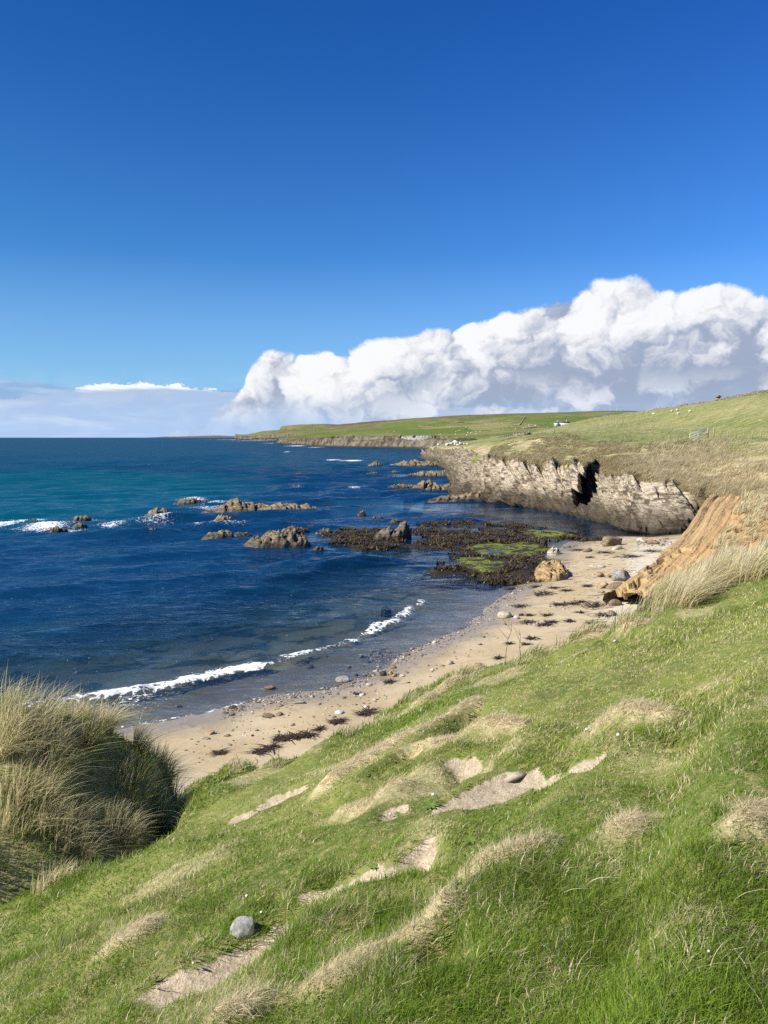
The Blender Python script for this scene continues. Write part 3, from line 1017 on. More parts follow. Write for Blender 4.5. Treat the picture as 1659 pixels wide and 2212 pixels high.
def build_far_hills():
    # the long green hill across the bay: coast, cliff top, fields, skyline
    base = [(585, 957.5), (640, 961.5), (700, 965), (760, 967), (830, 968), (900, 970), (980, 973), (1100, 975), (1400, 978), (1800, 980)]
    lip = [(612, 945, 1420), (650, 948, 1120), (700, 950, 960), (760, 951, 880), (830, 953, 800), (900, 954, 740), (980, 956, 640), (1100, 958, 600), (1400, 960, 560), (1800, 960, 540)]
    f1 = [(640, 938, 1500), (680, 938, 1350), (730, 938, 1250), (790, 938, 1150), (850, 940, 1050), (920, 941, 980), (1000, 942, 900), (1120, 940, 800), (1400, 938, 760), (1800, 935, 740)]
    f2 = [(690, 929, 1750), (730, 926, 1700), (780, 923, 1650), (830, 921, 1600), (890, 920, 1500), (960, 919, 1400), (1040, 918, 1300), (1150, 915, 1150), (1400, 912, 1100), (1800, 905, 1050)]
    top = [(735, 918, 2100), (770, 915, 2100), (810, 911, 2100), (850, 908, 2050), (905, 903, 2000), (975, 899, 1950), (1060, 896, 1900), (1170, 893, 1850), (1330, 889, 1750), (1900, 893, 1700)]
    rb = np.array([atz(*k) for k in base])
    rows = [rb + [[-6, -6, -8]], rb] + [np.array([at(*k) for k in r]) for r in (lip, f1, f2, top)]
    rows.append(rows[-1] + [[60, 500, -40.]])
    G, u, v = loft(rows, [50] * 9, [3, 26, 16, 20, 20, 6])
    U, V = np.meshgrid(u, v)
    A = G[..., 0] * .8 + G[..., 1] * .6
    N = grid_normals(G)
    if N[20, 100, 2] < 0:
        N = -N
    w = sst(V, .9, 1.2) * (1 - sst(V, 1.8, 2.3))
    off = (ridged(A * .045, G[..., 2] * .05, 0, 131, 5, .6) - .2) * 9 + fbm(A * .012, 0 * A, 0, 132, 3) * 7
    P = G + N * (off * w)[..., None]
    P[..., 2] += sst(V, 2.2, 3) * (2.2 * fbm(G[..., 0] * .008, G[..., 1] * .006, 0, 133, 4) + .6 * fbm(G[..., 0] * .05, G[..., 1] * .04, 0, 134, 3))
    rock = 1 - sst(V + .35 * fbm(A * .02, 0 * A, 0, 135, 4), 1.55, 2.05)
    moor = np.clip(sst(V, 4.2, 4.9) * (1 - sst(U, 5.0, 8.0) * .75) + .6 * sst(V, 3.4, 4.3) * (1 - sst(U, 2.0, 3.6)) + .7 * (1 - sst(V, 2.0, 3.4)) * (1 - sst(U, 2.5, 5.5)), 0, 1)
    structure(mesh_obj('far_hill', P.reshape(-1, 3), grid_faces(len(u), len(v)), M_HILL, attrs={'rock': rock, 'moor': moor}))
    far = P
    # the two headlands behind it
    for nm, base, lip, top in (
            ('far_headland', [(500, 947), (530, 950), (560, 951), (600, 952), (660, 954), (760, 960)],
             [(508, 939.5, 3000), (532, 941, 2800), (562, 937, 2600), (602, 938, 2400), (660, 935, 2200), (760, 930, 2000)],
             [(512, 937.8, 3100), (536, 938.5, 2900), (574, 931.5, 2700), (606, 930, 2600), (664, 930, 2500), (790, 928, 2300)]),
            ('far_headland', [(590, 951), (620, 950), (660, 950), (700, 950), (740, 950), (800, 952)],
             [(604, 927, 2900), (618, 926, 2900), (650, 927, 2850), (690, 928, 2800), (740, 928, 2700), (800, 926, 2600)],
             [(612, 921, 3000), (628, 919, 3000), (662, 917.5, 3000), (705, 916.5, 2950), (760, 918, 2900), (850, 920, 2800)])):
        rb = np.array([atz(*k) for k in base])
        rl, rt = np.array([at(*k) for k in lip]), np.array([at(*k) for k in top])
        rl[:, 2] = np.maximum(rl[:, 2], 3)
        rb = rl * [.985, .985, 0]
        rows = [rb + [[0, -4, -8]], rb, rl, rt, rt + [[60, 300, -30]], rt + [[80, 500, -120]]]
        G, u, v = loft(rows, [44] * 5, [3, 22, 14, 6, 3])
        U, V = np.meshgrid(u, v)
        A = G[..., 0] * .8 + G[..., 1] * .3
        off = (ridged(A * .025, G[..., 2] * .04, 0, 141, 5, .6) - .2) * 14
        w = sst(V, .9, 1.2) * (1 - sst(V, 1.7, 2.3))
        N = grid_normals(G)
        if N[10, 100, 1] > 0:
            N = -N
        P = G + N * (off * w)[..., None]
        P[..., 2] += 2.0 * fbm(A * .02, V, 0, 143, 3) * sst(V, 1.5, 2.5)
        rock = 1 - sst(V + .5 * fbm(A * .012, 0 * A, 0, 145, 4), 1.6, 2.2)
        if nm and base[0][0] == 500:
            rock = np.maximum(rock, 1 - sst(U, .5, 2.0))
        structure(mesh_obj(nm, P.reshape(-1, 3), grid_faces(len(u), len(v)), M_HILL, attrs={'rock': rock, 'moor': .55 + 0 * U}))
    # faint low land on the horizon, its pale rock colour standing in for haze
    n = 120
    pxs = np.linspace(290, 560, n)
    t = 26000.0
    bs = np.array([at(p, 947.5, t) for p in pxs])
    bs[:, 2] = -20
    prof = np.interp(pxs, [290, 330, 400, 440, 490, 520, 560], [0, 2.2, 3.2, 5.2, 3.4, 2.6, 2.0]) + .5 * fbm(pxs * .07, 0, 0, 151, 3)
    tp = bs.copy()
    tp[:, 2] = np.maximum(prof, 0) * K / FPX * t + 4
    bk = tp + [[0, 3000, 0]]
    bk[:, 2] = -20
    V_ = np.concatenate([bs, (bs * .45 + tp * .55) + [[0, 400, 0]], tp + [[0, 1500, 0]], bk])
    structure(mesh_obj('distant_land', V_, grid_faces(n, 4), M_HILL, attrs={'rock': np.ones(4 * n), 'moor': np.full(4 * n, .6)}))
    return far


FAR = build_far_hills()

# ------------------------------------------------------------------ the sea
SURF = np.array([atz(a, b)[:2] for a, b in [(-120, 1556), (0, 1545), (150, 1520), (235, 1508), (300, 1497), (400, 1474), (500, 1452), (578, 1438), (625, 1424), (665, 1410), (720, 1394), (765, 1380), (800, 1360), (850, 1343), (880, 1326), (914, 1304)]])
SURF_PXS = [(-120, .1), (0, .2), (150, .5), (235, .9), (300, .95), (400, 1), (500, 1), (565, 1), (590, .15), (612, .2), (625, .8), (662, .7), (675, 0), (748, 0), (757, .75), (772, .7), (780, .1), (797, .75), (850, .9), (860, .15), (872, .6), (890, .5), (900, .2), (908, .7), (914, .6), (920, 0)]
FOAM = [  # white water round the outer rocks: px, py, half width, half height, strength
    (100, 1137, 46, 6, .85), (185, 1124, 34, 4, .65), (60, 1125, 30, 5, .8), (15, 1133, 30, 9, .75), (235, 1135, 25, 4, .6),
    (352, 1122, 20, 4, .8), (256, 1132, 20, 4, .5), (455, 1087, 30, 4, .8), (470, 1098, 60, 3, .5), (436, 1137, 14, 5, .8), (415, 1080, 25, 3, .8), (480, 1138, 60, 3, .45),
    (720, 994, 14, 1.3, 1.0), (760, 995, 22, 1.2, .9), (530, 949, 14, .9, 1.0), (610, 957, 30, .9, .7), (640, 963, 18, .9, .9), (545, 952, 50, .7, .6), (680, 966, 18, .9, .6), (620, 976, 5, .8, .9),
    (790, 1052, 16, 1.6, .7), (765, 1054, 14, 1.2, .6), (865, 1050, 6, 2, .6), (300, 1510, 70, 22, .33), (240, 1500, 40, 20, .4), (860, 1090, 8, 1, .4), (640, 1050, 14, 1.5, .35),
    (330, 1127, 40, 4, .4), (150, 1145, 50, 4, .5), (870, 1028, 40, 2, .35), (960, 1020, 40, 3, .4), (900, 1007, 30, 2, .35)]
WAVES = []
_r = np.random.default_rng(5)
for _i in range(26):
    L = .9 * 1.19 ** _i * (.9 + .2 * _r.random())
    if L > 16:
        break
    th = math.radians(-62 + _r.normal() * 24)                 # they run in from the open sea towards the beach
    WAVES.append((2 * math.pi / L, th, L * .0125, _r.random() * 6.28))


def make_mat_sea():
    m, g, out = new_mat('sea_water')
    geo = g.n('ShaderNodeNewGeometry')
    pos = geo.outputs['Position']
    depth = g.attr('depth')
    rot = g.n('ShaderNodeMapping', {'Vector': pos, 'Rotation': (0, 0, math.radians(-28)), 'Scale': (1, .42, 1)}, vector_type='TEXTURE').outputs[0]
    rot = g.n('ShaderNodeMapping', {'Vector': pos, 'Rotation': (0, 0, math.radians(-20)), 'Scale': (.42, 1, 1)}).outputs[0]
    r1 = g.noise(rot, 1.5, 4, 0.55, 0.3)
    r2 = g.noise(rot, 0.42, 5, 0.6, 0.4)
    r3 = g.noise(rot, 0.07, 5, 0.62, 0.3)
    calm = g.attr('calm')
    hgt = g.m('ADD', g.m('MULTIPLY', r1, g.lin(calm, 0, 1, .16, .05)), g.m('MULTIPLY', r2, g.lin(calm, 0, 1, .55, .10)))
    hgt = g.m('MULTIPLY_ADD', r3, g.lin(calm, 0, 1, 1.7, 0.1), hgt)
    bmp = g.n('ShaderNodeBump', {'Height': hgt, 'Strength': 1.0, 'Distance': 1.0})
    # water body: navy over rock and weed, turquoise over the sand bank out in the bay
    tq = g.attr('teal')
    tq = g.m('MULTIPLY_ADD', g.m('SUBTRACT', r3, .5), .7, tq)
    body = g.mix(g.ss(tq, .15, .85), (.0022, .027, .075), (.001, .060, .096))
    body = g.mix(g.m('MULTIPLY', g.ss(r2, .45, .75), .35), body, (.005, .068, .140))
    dif = g.n('ShaderNodeBsdfDiffuse', {'Color': body})
    tint = g.mix(g.lin(depth, 0, 1.4), (.90, .93, .91), (.30, .60, .62))
    tr = g.n('ShaderNodeBsdfTransparent', {'Color': tint})
    k = g.m('SUBTRACT', 1.0, g.m('POWER', 2.718, g.m('MULTIPLY', depth, -.62)), clamp=True)
    bs = g.n('ShaderNodeMixShader', {0: k, 1: tr, 2: dif})
    fr = g.n('ShaderNodeFresnel', {'IOR': 1.333, 'Normal': bmp.outputs[0]})
    gl = g.n('ShaderNodeBsdfGlossy', {'Color': (.9, .95, 1), 'Roughness': .10, 'Normal': bmp.outputs[0]})
    f = g.m('MINIMUM', g.m('MULTIPLY', fr.outputs[0], .8), g.m('MULTIPLY', g.lin(calm, 0, 1, .24, .60), g.lin(g.attr('open'), 0, .9, 1, .45)))
    s1 = g.n('ShaderNodeMixShader', {0: f, 1: bs, 2: gl})
    # foam
    fo = g.attr('foam')
    ln = g.noise(g.vmul(pos, (1, 1, 0)), 4.2, 6, 0.74, 0.9)
    lace = g.voro(g.vadd(g.vmul(pos, (1, 1, 0)), g.vmul(g.noise(pos, 1.7, 4, .7, col=True), (.9, .9, 0))), 2.6, 'DISTANCE_TO_EDGE')
    fn = g.m('MULTIPLY_ADD', g.ss(lace, .0, .20), -.34, g.m('ADD', fo, g.m('MULTIPLY_ADD', ln, 1.5, -.75)))
    fm = g.ss(fn, .16, .40)
    # scattered whitecaps in the open water
    wc = g.noise(g.n('ShaderNodeMapping', {'Vector': pos, 'Rotation': (0, 0, .1), 'Scale': (.28, .16, 1)}).outputs[0], 1.0, 5, .62)
    wm = g.m('MULTIPLY', g.ss(wc, .735, .765), g.attr('open'))
    fm = g.m('MAXIMUM', fm, wm)
    fd = g.n('ShaderNodeBsdfDiffuse', {'Color': (.70, .72, .73)})
    s2 = g.n('ShaderNodeMixShader', {0: fm, 1: s1, 2: fd})
    g.t.links.new(s2.outputs[0], out.inputs[0])
    return m


M_SEA = make_mat_sea()


def build_sea():
    r = [13.0]
    while r[-1] < 46000:
        q = r[-1]
        r.append(q + (max(.12, q * .0048) if q < 140 else q * .011 if q < 1500 else q * .08))
    r = np.array(r)
    th = np.radians(np.linspace(-50, 44, 760))
    T, R_ = np.meshgrid(th, r)
    X, Y = np.sin(T) * R_, np.cos(T) * R_
    zb, d, arc = bed(X, Y)
    depth = np.where(d > 0, 0.02, np.maximum(0.0, -zb))
    depth = np.where(d < -1.0, np.maximum(depth, .05), depth)
    # deep away from the shore
    depth = depth * (1 + .35 * fbm(X * .12, Y * .12, 0, 161, 4)) * (1 + 1.2 * sst(-d, 10, 26))
    reef_d, _ = seg_dist(X, Y, REEF)
    pool_d, _ = seg_dist(X, Y, POOL)
    calm = np.maximum((1 - sst(np.abs(reef_d), 4, 17)), (1 - sst(np.abs(pool_d), 4, 10)))
    calm = np.maximum(calm, .75 * (1 - sst(-d, 1.0, 7)))
    calm = calm * (R_ < 300)
    amp = (1 - .8 * calm) * sst(-d, -.2, 5)
    DR = np.gradient(r)[:, None]
    Z = np.zeros_like(X)
    wx, wy = X + 1.2 * fbm(X * .08, Y * .08, 0, 162, 3), Y + 1.2 * fbm(X * .08, Y * .08, 0, 163, 3)
    for k, t, a, ph in WAVES:
        s_ = np.sin(k * (wx * math.cos(t) + wy * math.sin(t)) + ph)
        lam = 2 * math.pi / k
        Z += a * (np.exp(s_ * .9) - 1.2) * (1 - sst(DR, lam * .22, lam * .55))
    Z *= amp * (.75 + .5 * fbm(X * .05, Y * .05, 0, 164, 2))
    # the little breaker
    sd, sarc = seg_dist(X, Y, SURF)
    L = np.concatenate([[0], np.cumsum(np.hypot(*np.diff(SURF, axis=0).T))])
    spx = np.interp(SURF_PXS_X, [p[0] for p in SURF_SRC], L)
    st = np.interp(sarc, spx, [p[1] for p in SURF_PXS])
    st = np.maximum(st, .22 + .3 * fbm(sarc * .5, 0 * sarc, 0, 169, 3))
    sdn = sd + .22 * fbm(X * 1.1, Y * 1.1, 0, 165, 3)
    ridge = np.exp(-np.where(sdn > 0, sdn / .75, -sdn / .28) ** 2)
    inl = (sarc > .01) & (sarc < L[-1] - .01)
    Z += ridge * (.12 + .09 * st) * inl * (.8 + .6 * fbm(X * 1.6, Y * 1.6, 0, 167, 3))
    lft = 1 - sst(sarc / L[-1], .30, .62)
    front = np.where(sdn > 0, 1 - sst(sdn, .10 + .35 * st * lft, .55 + 1.05 * st * lft), 1 - sst(-sdn, .10, .42))
    foam = front * np.clip(st + .35 * fbm(sarc * .8, sdn * .5, 0, 168, 3), 0, 1.1) * .66 * inl
    foam = np.maximum(foam, .70 * st * inl * np.exp(-(np.abs(sdn - .12) / .22) ** 2))
    # swash edge and a thin line left on the sand
    foam = np.maximum(foam, .34 * np.exp(-((d + .15) / .16) ** 2) * sst(arc, 0, 1) * (Y < 26))
    for px, py, hw, hh, sg in FOAM:
        c = atz(px, py)
        e1 = atz(px, py - hh) - atz(px, py + hh)
        rx = hw * K / FPX * c[1]
        ry = max(.4, abs(e1[1]) / 2)
        q = ((X - c[0]) / rx) ** 2 + ((Y - c[1]) / ry) ** 2
        q = q * (1 + .9 * fbm(X / rx * 1.6, Y / ry * 1.6, 0, 166, 4))
        foam = np.maximum(foam, sg * .78 * np.exp(-np.maximum(q, 0) * .9))
    az = np.degrees(T)
    teal = np.clip(np.exp(-((az + 25) / 15) ** 2) * np.exp(-((np.log(R_) - np.log(140)) / .52) ** 2) * 1.35, 0, 1)
    teal = np.maximum(teal, .42 * sst(R_, 150, 260))
    opn = sst(R_, 110, 170) * .9
    o = mesh_obj('sea', np.stack([X, Y, Z], -1).reshape(-1, 3), grid_faces(len(th), len(r)), M_SEA,
                 attrs={'depth': depth, 'foam': foam, 'calm': calm, 'teal': teal, 'open': opn})
    return structure(o)


SURF_SRC = [(-120, 1556), (0, 1545), (150, 1520), (235, 1508), (300, 1497), (400, 1474), (500, 1452), (578, 1438), (625, 1424), (665, 1410), (720, 1394), (765, 1380), (800, 1360), (850, 1343), (880, 1326), (914, 1304)]
SURF_PXS_X = [p[0] for p in SURF_PXS]
build_sea()


# ------------------------------------------------------------------ rocks in the sea
def strata_height(x, y, seed, ang, q0):
    """slabs tilted on edge: saw-tooth beds crossing the rock"""
    ca, sa = math.cos(ang), math.sin(ang)
    p = x * ca + y * sa + .35 * fbm(x * .8, y * .8, seed, seed, 3)
    r = -x * sa + y * ca
    f = p * q0
    saw = f - np.floor(f)
    cell = _h(np.floor(f), np.floor(r * q0 * .35 + _h(np.floor(f), 0 * f, 0 * f, seed) * 3), 0 * f, seed + 3)
    return saw, cell


def islet(px0, px1, ybase, ytop, label, cat='rock', name='sea_rock', prof=None, deep=.55, seed=1, mat=None, flat=False, group=None, rough=1.0, lean=.3, algae=None):
    """one rock standing out of the water. traced: left / right px, water line y, top y; prof: heights along it, left to right"""
    c = atz((px0 + px1) / 2, ybase)
    t = np.linalg.norm(c - [0, 0, H])
    w = (px1 - px0) * K / FPX * t
    dp = max(w * deep, .5)
    hgt = (ybase - ytop) * K / FPX * t * .80
    if flat:
        dp = (atz((px0 + px1) / 2, ytop) - c)[1]
        hgt = .34
    cx, cy_ = c[0] * (1 + dp * .5 / c[1]), c[1] + dp * .5
    nu = int(np.clip(w / .09, 34, 190))
    nv = int(np.clip(dp / .09, 26, 110))
    u, v = np.meshgrid(np.linspace(-1.18, 1.18, nu), np.linspace(-1.25, 1.25, nv))
    x, y = u * w / 2, v * dp / 2
    # hang the heights to the view: a far side counts less
    nz = .30 * fbm(u * 2.2, v * 2.2, seed, seed, 4) + .12 * fbm(u * 7, v * 7, seed, seed + 2, 3)
    e = 1 - (np.abs(u) ** 2.6 + np.abs(v) ** 2.2) + nz
    prof = prof or [.5, .8, 1, .8, .5]
    pr = np.interp(u, np.linspace(-1, 1, len(prof)), prof)
    saw, cell = strata_height(x, y, seed, .5, 1.5 / max(.5, min(2.5, w * .16)))
    saw2, cell2 = strata_height(x, y, seed + 9, .75, 4.6 / max(.5, min(2.5, w * .16)))
    rgd = ridged(x * .9 / max(.6, w * .12), y * .9 / max(.6, w * .12), seed, seed + 5, 4)
    body = np.clip(e, 0, 1) ** .45
    if flat:
        z = hgt * (.35 + .45 * pr) * np.clip(e, -.4, 1) + .13 * fbm(x * .8, y * .8, seed, seed + 7, 5) * rough + .07 * fbm(x * 3, y * 3, seed, seed + 8, 3)
        z = z - .05
    else:
        k = .62 + .32 * rgd + .40 * (saw - .5) + .42 * (cell - .5) + .22 * (saw2 - .5) + .18 * (cell2 - .5)
        z = hgt * 1.12 * pr * body * np.clip(k, .12, 1.25)
    z = z - 1.1 * np.clip(-e, 0, 2) * max(.5, hgt) - .06
    z = z + .03 * fbm(x * 6, y * 6, seed, seed + 11, 2) * rough
    xs = x + lean * np.maximum(z, 0)
    P = np.stack([xs, y, z], -1)
    al = None
    o = mesh_obj(name, P.reshape(-1, 3), grid_faces(nu, nv), mat or M_ROCK,
                 attrs={'algae': np.zeros(nu * nv) if algae is None else algae(u, v, z)})
    o.location = (cx, cy_, 0)
    o.rotation_euler = (0, 0, -math.atan2(cx, cy_) * .8)
    tag(o, label, cat, group)
    return o


G_ROCK = 'rocks standing out of the bay'
ISLETS = [
    (440, 703, 1109, 1069, 'long tan rock ridge, the largest island in the bay', [.35, .55, 1, .8, .62, .5, .55, .6, .75, .62, .2], .22, 3),
    (376, 448, 1089, 1073, 'low brown rock at the left end of the long ridge', [.6, 1, .8, .9, .6, .5], .35, 5),
    (311, 389, 1120, 1095, 'dark double-humped rock with white surf at its foot', [.5, .9, 1, .9, .55, .9, .9], .45, 7),
    (279, 342, 1156, 1135, 'small tilted rock with its high point at the right end', [.4, .45, .4, .55, .9, 1, .7], .5, 9),
    (432, 541, 1138, 1108, 'pointed tan rock with a low tail running right', [.5, .7, .65, 1, .95, .6, .45, .5, .35], .4, 11),
    (438, 507, 1163, 1144, 'rounded low tan rock left of the big cracked rock', [.5, .9, .8, 1, .9, .5], .5, 13),
    (500, 545, 1158, 1148, 'low flat rock joining the rounded rock to the big cracked one', [.7, 1, .8, .9], .5, 15),
    (522, 672, 1186, 1137, 'big cracked tan rock with dark shaded clefts in mid bay', [.3, .75, .8, 1, .95, .8, .82, .78, .7, .5], .5, 17),
    (612, 668, 1148, 1130, 'brown rock just behind the big cracked rock', [.6, .9, .6, .7, .5], .4, 19),
    (660, 684, 1140, 1131, 'little brown rock right of the big cracked rock', [.6, 1, .7], .6, 21),
    (146, 196, 1126, 1110, 'dark surf-washed rock, highest of the left group', [.3, .5, .8, 1, .6], .5, 23),
    (155, 192, 1141, 1128, 'black wet rock in the surf of the left group', [.7, 1, .9, .6], .5, 25),
    (95, 143, 1150, 1136, 'brown jagged rock in front of the white surf on the left', [.3, .4, .9, .8, .6], .5, 27),
    (48, 84, 1128, 1120, 'dark low rock awash in foam, leftmost in the bay', [.5, 1, .7], .5, 29),
    (162, 184, 1151, 1144, 'small round tan rock right of the jagged surf rock', [.8, 1, .7], .6, 31),
    (213, 240, 1151, 1143, 'small pale yellow rock alone on the left of the bay', [.5, 1, .9, .4], .5, 33),
    (628, 664, 1026, 1020, 'low far rock barely breaking the water in the outer bay', [.4, .8, 1, .6, .4], .4, 35),
    (751, 770, 1215, 1207, 'lone small tan stone in the calm water below the reef', [.5, 1, .8], .6, 37),
    (865, 887, 1199, 1191, 'small flat brown stone between the two dark reefs', [.7, 1, .7], .5, 39),
    (824, 844, 1316, 1308, 'dark weedy stone awash near the beach breaker', [.7, 1, .6], .5, 41),
    (836, 870, 1130, 1118, 'small peaked dark rock behind the reef hump', [.5, 1, .6], .6, 43),
    (800, 834, 1122, 1112, 'low brown rock behind the dark reef', [.6, 1, .8, .5], .5, 45),
    (772, 790, 1112, 1098, 'tiny upright rock in the middle channel', [.6, 1, .7], .6, 47),
    (758, 776, 1122, 1114, 'tiny low rock beside the upright channel rock', [.7, 1, .7], .6, 49),
    (680, 722, 1152, 1139, 'brown rock at the left end of the dark weedy reef', [.5, 1, .8, .6], .5, 51),
    (675, 700, 1190, 1176, 'weedy brown stone at the lower left corner of the reef', [.6, 1, .7], .6, 53),
    # ledges and skerries below the cliff
    (828, 900, 1055, 1041, 'low rock ledge reaching farthest left from the cliff foot', [.35, .5, .8, .7, .9, .8], .35, 61),
    (880, 975, 1062, 1030, 'brown humped ledge at the foot of the pale cliff', [.3, .6, 1, .85, .5, .7, .8], .4, 63),
    (925, 1062, 1082, 1052, 'long brown ledge sloping into the water under the cliff', [.35, .5, .5, .75, .85, 1], .3, 65),
    (880, 985, 1030, 1010, 'dark weedy ledge in the middle of the headland point', [.45, .75, .6, .7, .8, 1], .35, 67),
    (836, 960, 1008, 984, 'black skerry with a square block off the headland point', [.3, .5, .65, .9, .5, .55, .7, .7], .35, 69),
    (794, 828, 1007, 995, 'small black pointed skerry, outermost off the headland', [.4, 1, .7, .5], .5, 71),
    (872, 905, 1030, 1020, 'little dark rock left of the weedy point ledge', [.5, 1, .6], .5, 73),
    (790, 822, 1024, 1018, 'row of low black rock tips off the point', [.6, .8, 1, .5], .3, 75),
    (838, 862, 1022, 1015, 'small black rock among the tips off the point', [.6, 1, .6], .5, 77),
]
for q in ISLETS:
    px0, px1, yb, yt, lab, prof, dp, sd_ = q
    islet(px0, px1, yb, yt, lab, prof=prof, deep=dp, seed=sd_, group=G_ROCK)

islet(684, 888, 1190, 1139, 'broad dark reef of wet seaweed left of the channel', 'reef', 'seaweed_reef', prof=[.5, .7, .9, 1, 1, .9, .7], deep=.62, seed=81, mat=M_WEED, flat=True, rough=1.3, lean=0)
islet(798, 884, 1168, 1119, 'tall dark grey hump of rock on the seaweed reef', prof=[.35, .5, .6, .7, 1, .95], deep=.5, seed=83, group=G_ROCK, mat=make_mat_rock('weedy_rock', (.15, .125, .09), (.05, .04, .03), .55))


def shelf():
    """the weed-covered rock shelf between the channel and the beach, one broad reef with pools in it"""
    poly = np.array([atz(a, b)[:2] for a, b in [(888, 1128), (960, 1122), (1060, 1128), (1150, 1140), (1230, 1156), (1300, 1170), (1275, 1190), (1215, 1196), (1170, 1215), (1155, 1235), (1120, 1262), (1060, 1262), (1010, 1235), (985, 1205), (930, 1200), (895, 1180), (930, 1165), (885, 1150)]])
    xs, ys = np.arange(-3, 26, .10), np.arange(42, 95, .12)
    X, Y = np.meshgrid(xs, ys)
    cl = np.vstack([poly, poly[:1]])
    dd, _ = seg_dist(X, Y, cl)
    from_in = np.zeros(X.shape, bool)
    for a, b in zip(cl[:-1], cl[1:]):
        c1 = (a[1] > Y) != (b[1] > Y)
        xx = (b[0] - a[0]) * (Y - a[1]) / (b[1] - a[1] + 1e-12) + a[0]
        from_in ^= c1 & (X < xx)
    ins = np.where(from_in, np.abs(dd), -np.abs(dd)) + 1.3 * fbm(X * .3, Y * .2, 0, 176, 4)
    z = .07 * np.clip(ins, -3, 1.6) + .30 * fbm(X * .20, Y * .13, 0, 171, 4) + .15 * fbm(X * .8, Y * .55, 0, 172, 4) + .06 * fbm(X * 3.0, Y * 2.2, 0, 173, 3) - .055
    z = z + .14 * np.maximum(0, ridged(X * .45, Y * .35, 0, 174, 4) - .35)
    al = np.zeros_like(z)
    for px, py, hw, hh in ALGAE:
        c = atz(px, py, .1)
        rx = hw * K / FPX * c[1]
        ry = abs((atz(px, py - hh) - atz(px, py + hh))[1]) / 2
        q = ((X - c[0]) / rx) ** 2 + ((Y - c[1]) / ry) ** 2 + .5 * fbm(X * .5, Y * .5, 0, 175, 4)
        al = np.maximum(al, 1 - sst(q, .5, 1.1))
    z = z * (1 - .7 * al) + .05 * al
    keep = ins > -3
    idx = -np.ones(X.size, int)
    f = grid_faces(len(xs), len(ys))
    kf = keep.ravel()[f].all(1)
    f = f[kf]
    used = np.unique(f)
    idx[used] = np.arange(len(used))
    P = np.stack([X, Y, z], -1).reshape(-1, 3)[used]
    o = mesh_obj('seaweed_reef', P, idx[f], M_WEED, attrs={'algae': al.ravel()[used]})
    tag(o, 'wide brown seaweed shelf with bright green algae between channel and beach', 'reef')
    return o


SHELF = shelf()


def fronds():
    """wet wrack lying in heaps over both reefs"""
    r = rng
    out = []
    for o, n, wl in ((SHELF, 11000, .22), (bpy.data.objects['seaweed_reef'], 6000, .22)):
        me = o.data
        co = np.zeros(len(me.vertices) * 3, np.float32)
        me.vertices.foreach_get('co', co)
        co = co.reshape(-1, 3).astype(float)
        al = np.zeros(len(co), np.float32)
        me.attributes['algae'].data.foreach_get('value', al)
        cz, sz_ = math.cos(o.rotation_euler.z), math.sin(o.rotation_euler.z)
        w = np.stack([co[:, 0] * cz - co[:, 1] * sz_ + o.location.x, co[:, 0] * sz_ + co[:, 1] * cz + o.location.y, co[:, 2]], 1)
        cl = fbm(w[:, 0] * .8, w[:, 1] * .6, 0, 181, 3)
        ok = np.nonzero((w[:, 2] > -.02) & (al < .35) & (cl > -.25))[0]
        i = r.choice(ok, n)
        p = w[i] + r.normal(0, .06, (n, 3)) * [1, 1, .15]
        la = r.random(n) * 6.283
        L_ = np.stack([np.cos(la), np.sin(la)], 1)
        c = np.array([(.040, .027, .011), (.075, .050, .019), (.016, .012, .006), (.13, .095, .035), (.09, .095, .022)])[r.choice(5, n, p=[.36, .26, .24, .08, .06])]
        out.append((p, r.uniform(.18, .5, n), r.uniform(.05, .12, n), la + 1.57 + r.normal(0, .4, n), L_, r.uniform(1.0, 1.5, n), c))
    p, h, w, y, L_, b, c = [np.concatenate(k) for k in zip(*out)]
    V, F, C = blade_mesh(p, h, w, y, L_, b, 3, c, c * 1.3)
    m, g, o_ = new_mat('wrack_frond')
    princ(g, o_, g.attr('tint', False), .45, spec=.3)
    stuff(mesh_obj('wrack_fronds', V, F, m, cols={'tint': C}, smooth=False), 'brown wrack fronds heaped over the low reefs')


# ------------------------------------------------------------------ blades of grass
def make_mat_blade(name, transl=.35, rough=.6):
    m, g, out = new_mat(name)
    c = g.attr('tint', False)
    b = g.n('ShaderNodeBsdfPrincipled', {'Base Color': c, 'Roughness': rough, 'Specular IOR Level': .22})
    t = g.n('ShaderNodeBsdfTranslucent', {'Color': c})
    s = g.n('ShaderNodeMixShader', {0: transl, 1: b, 2: t})
    g.t.links.new(s.outputs[0], out.inputs[0])
    return m


M_BLADE = make_mat_blade('green_grass_blade', .42, .5)
M_STRAW = make_mat_blade('straw_grass_blade', .55, .5)


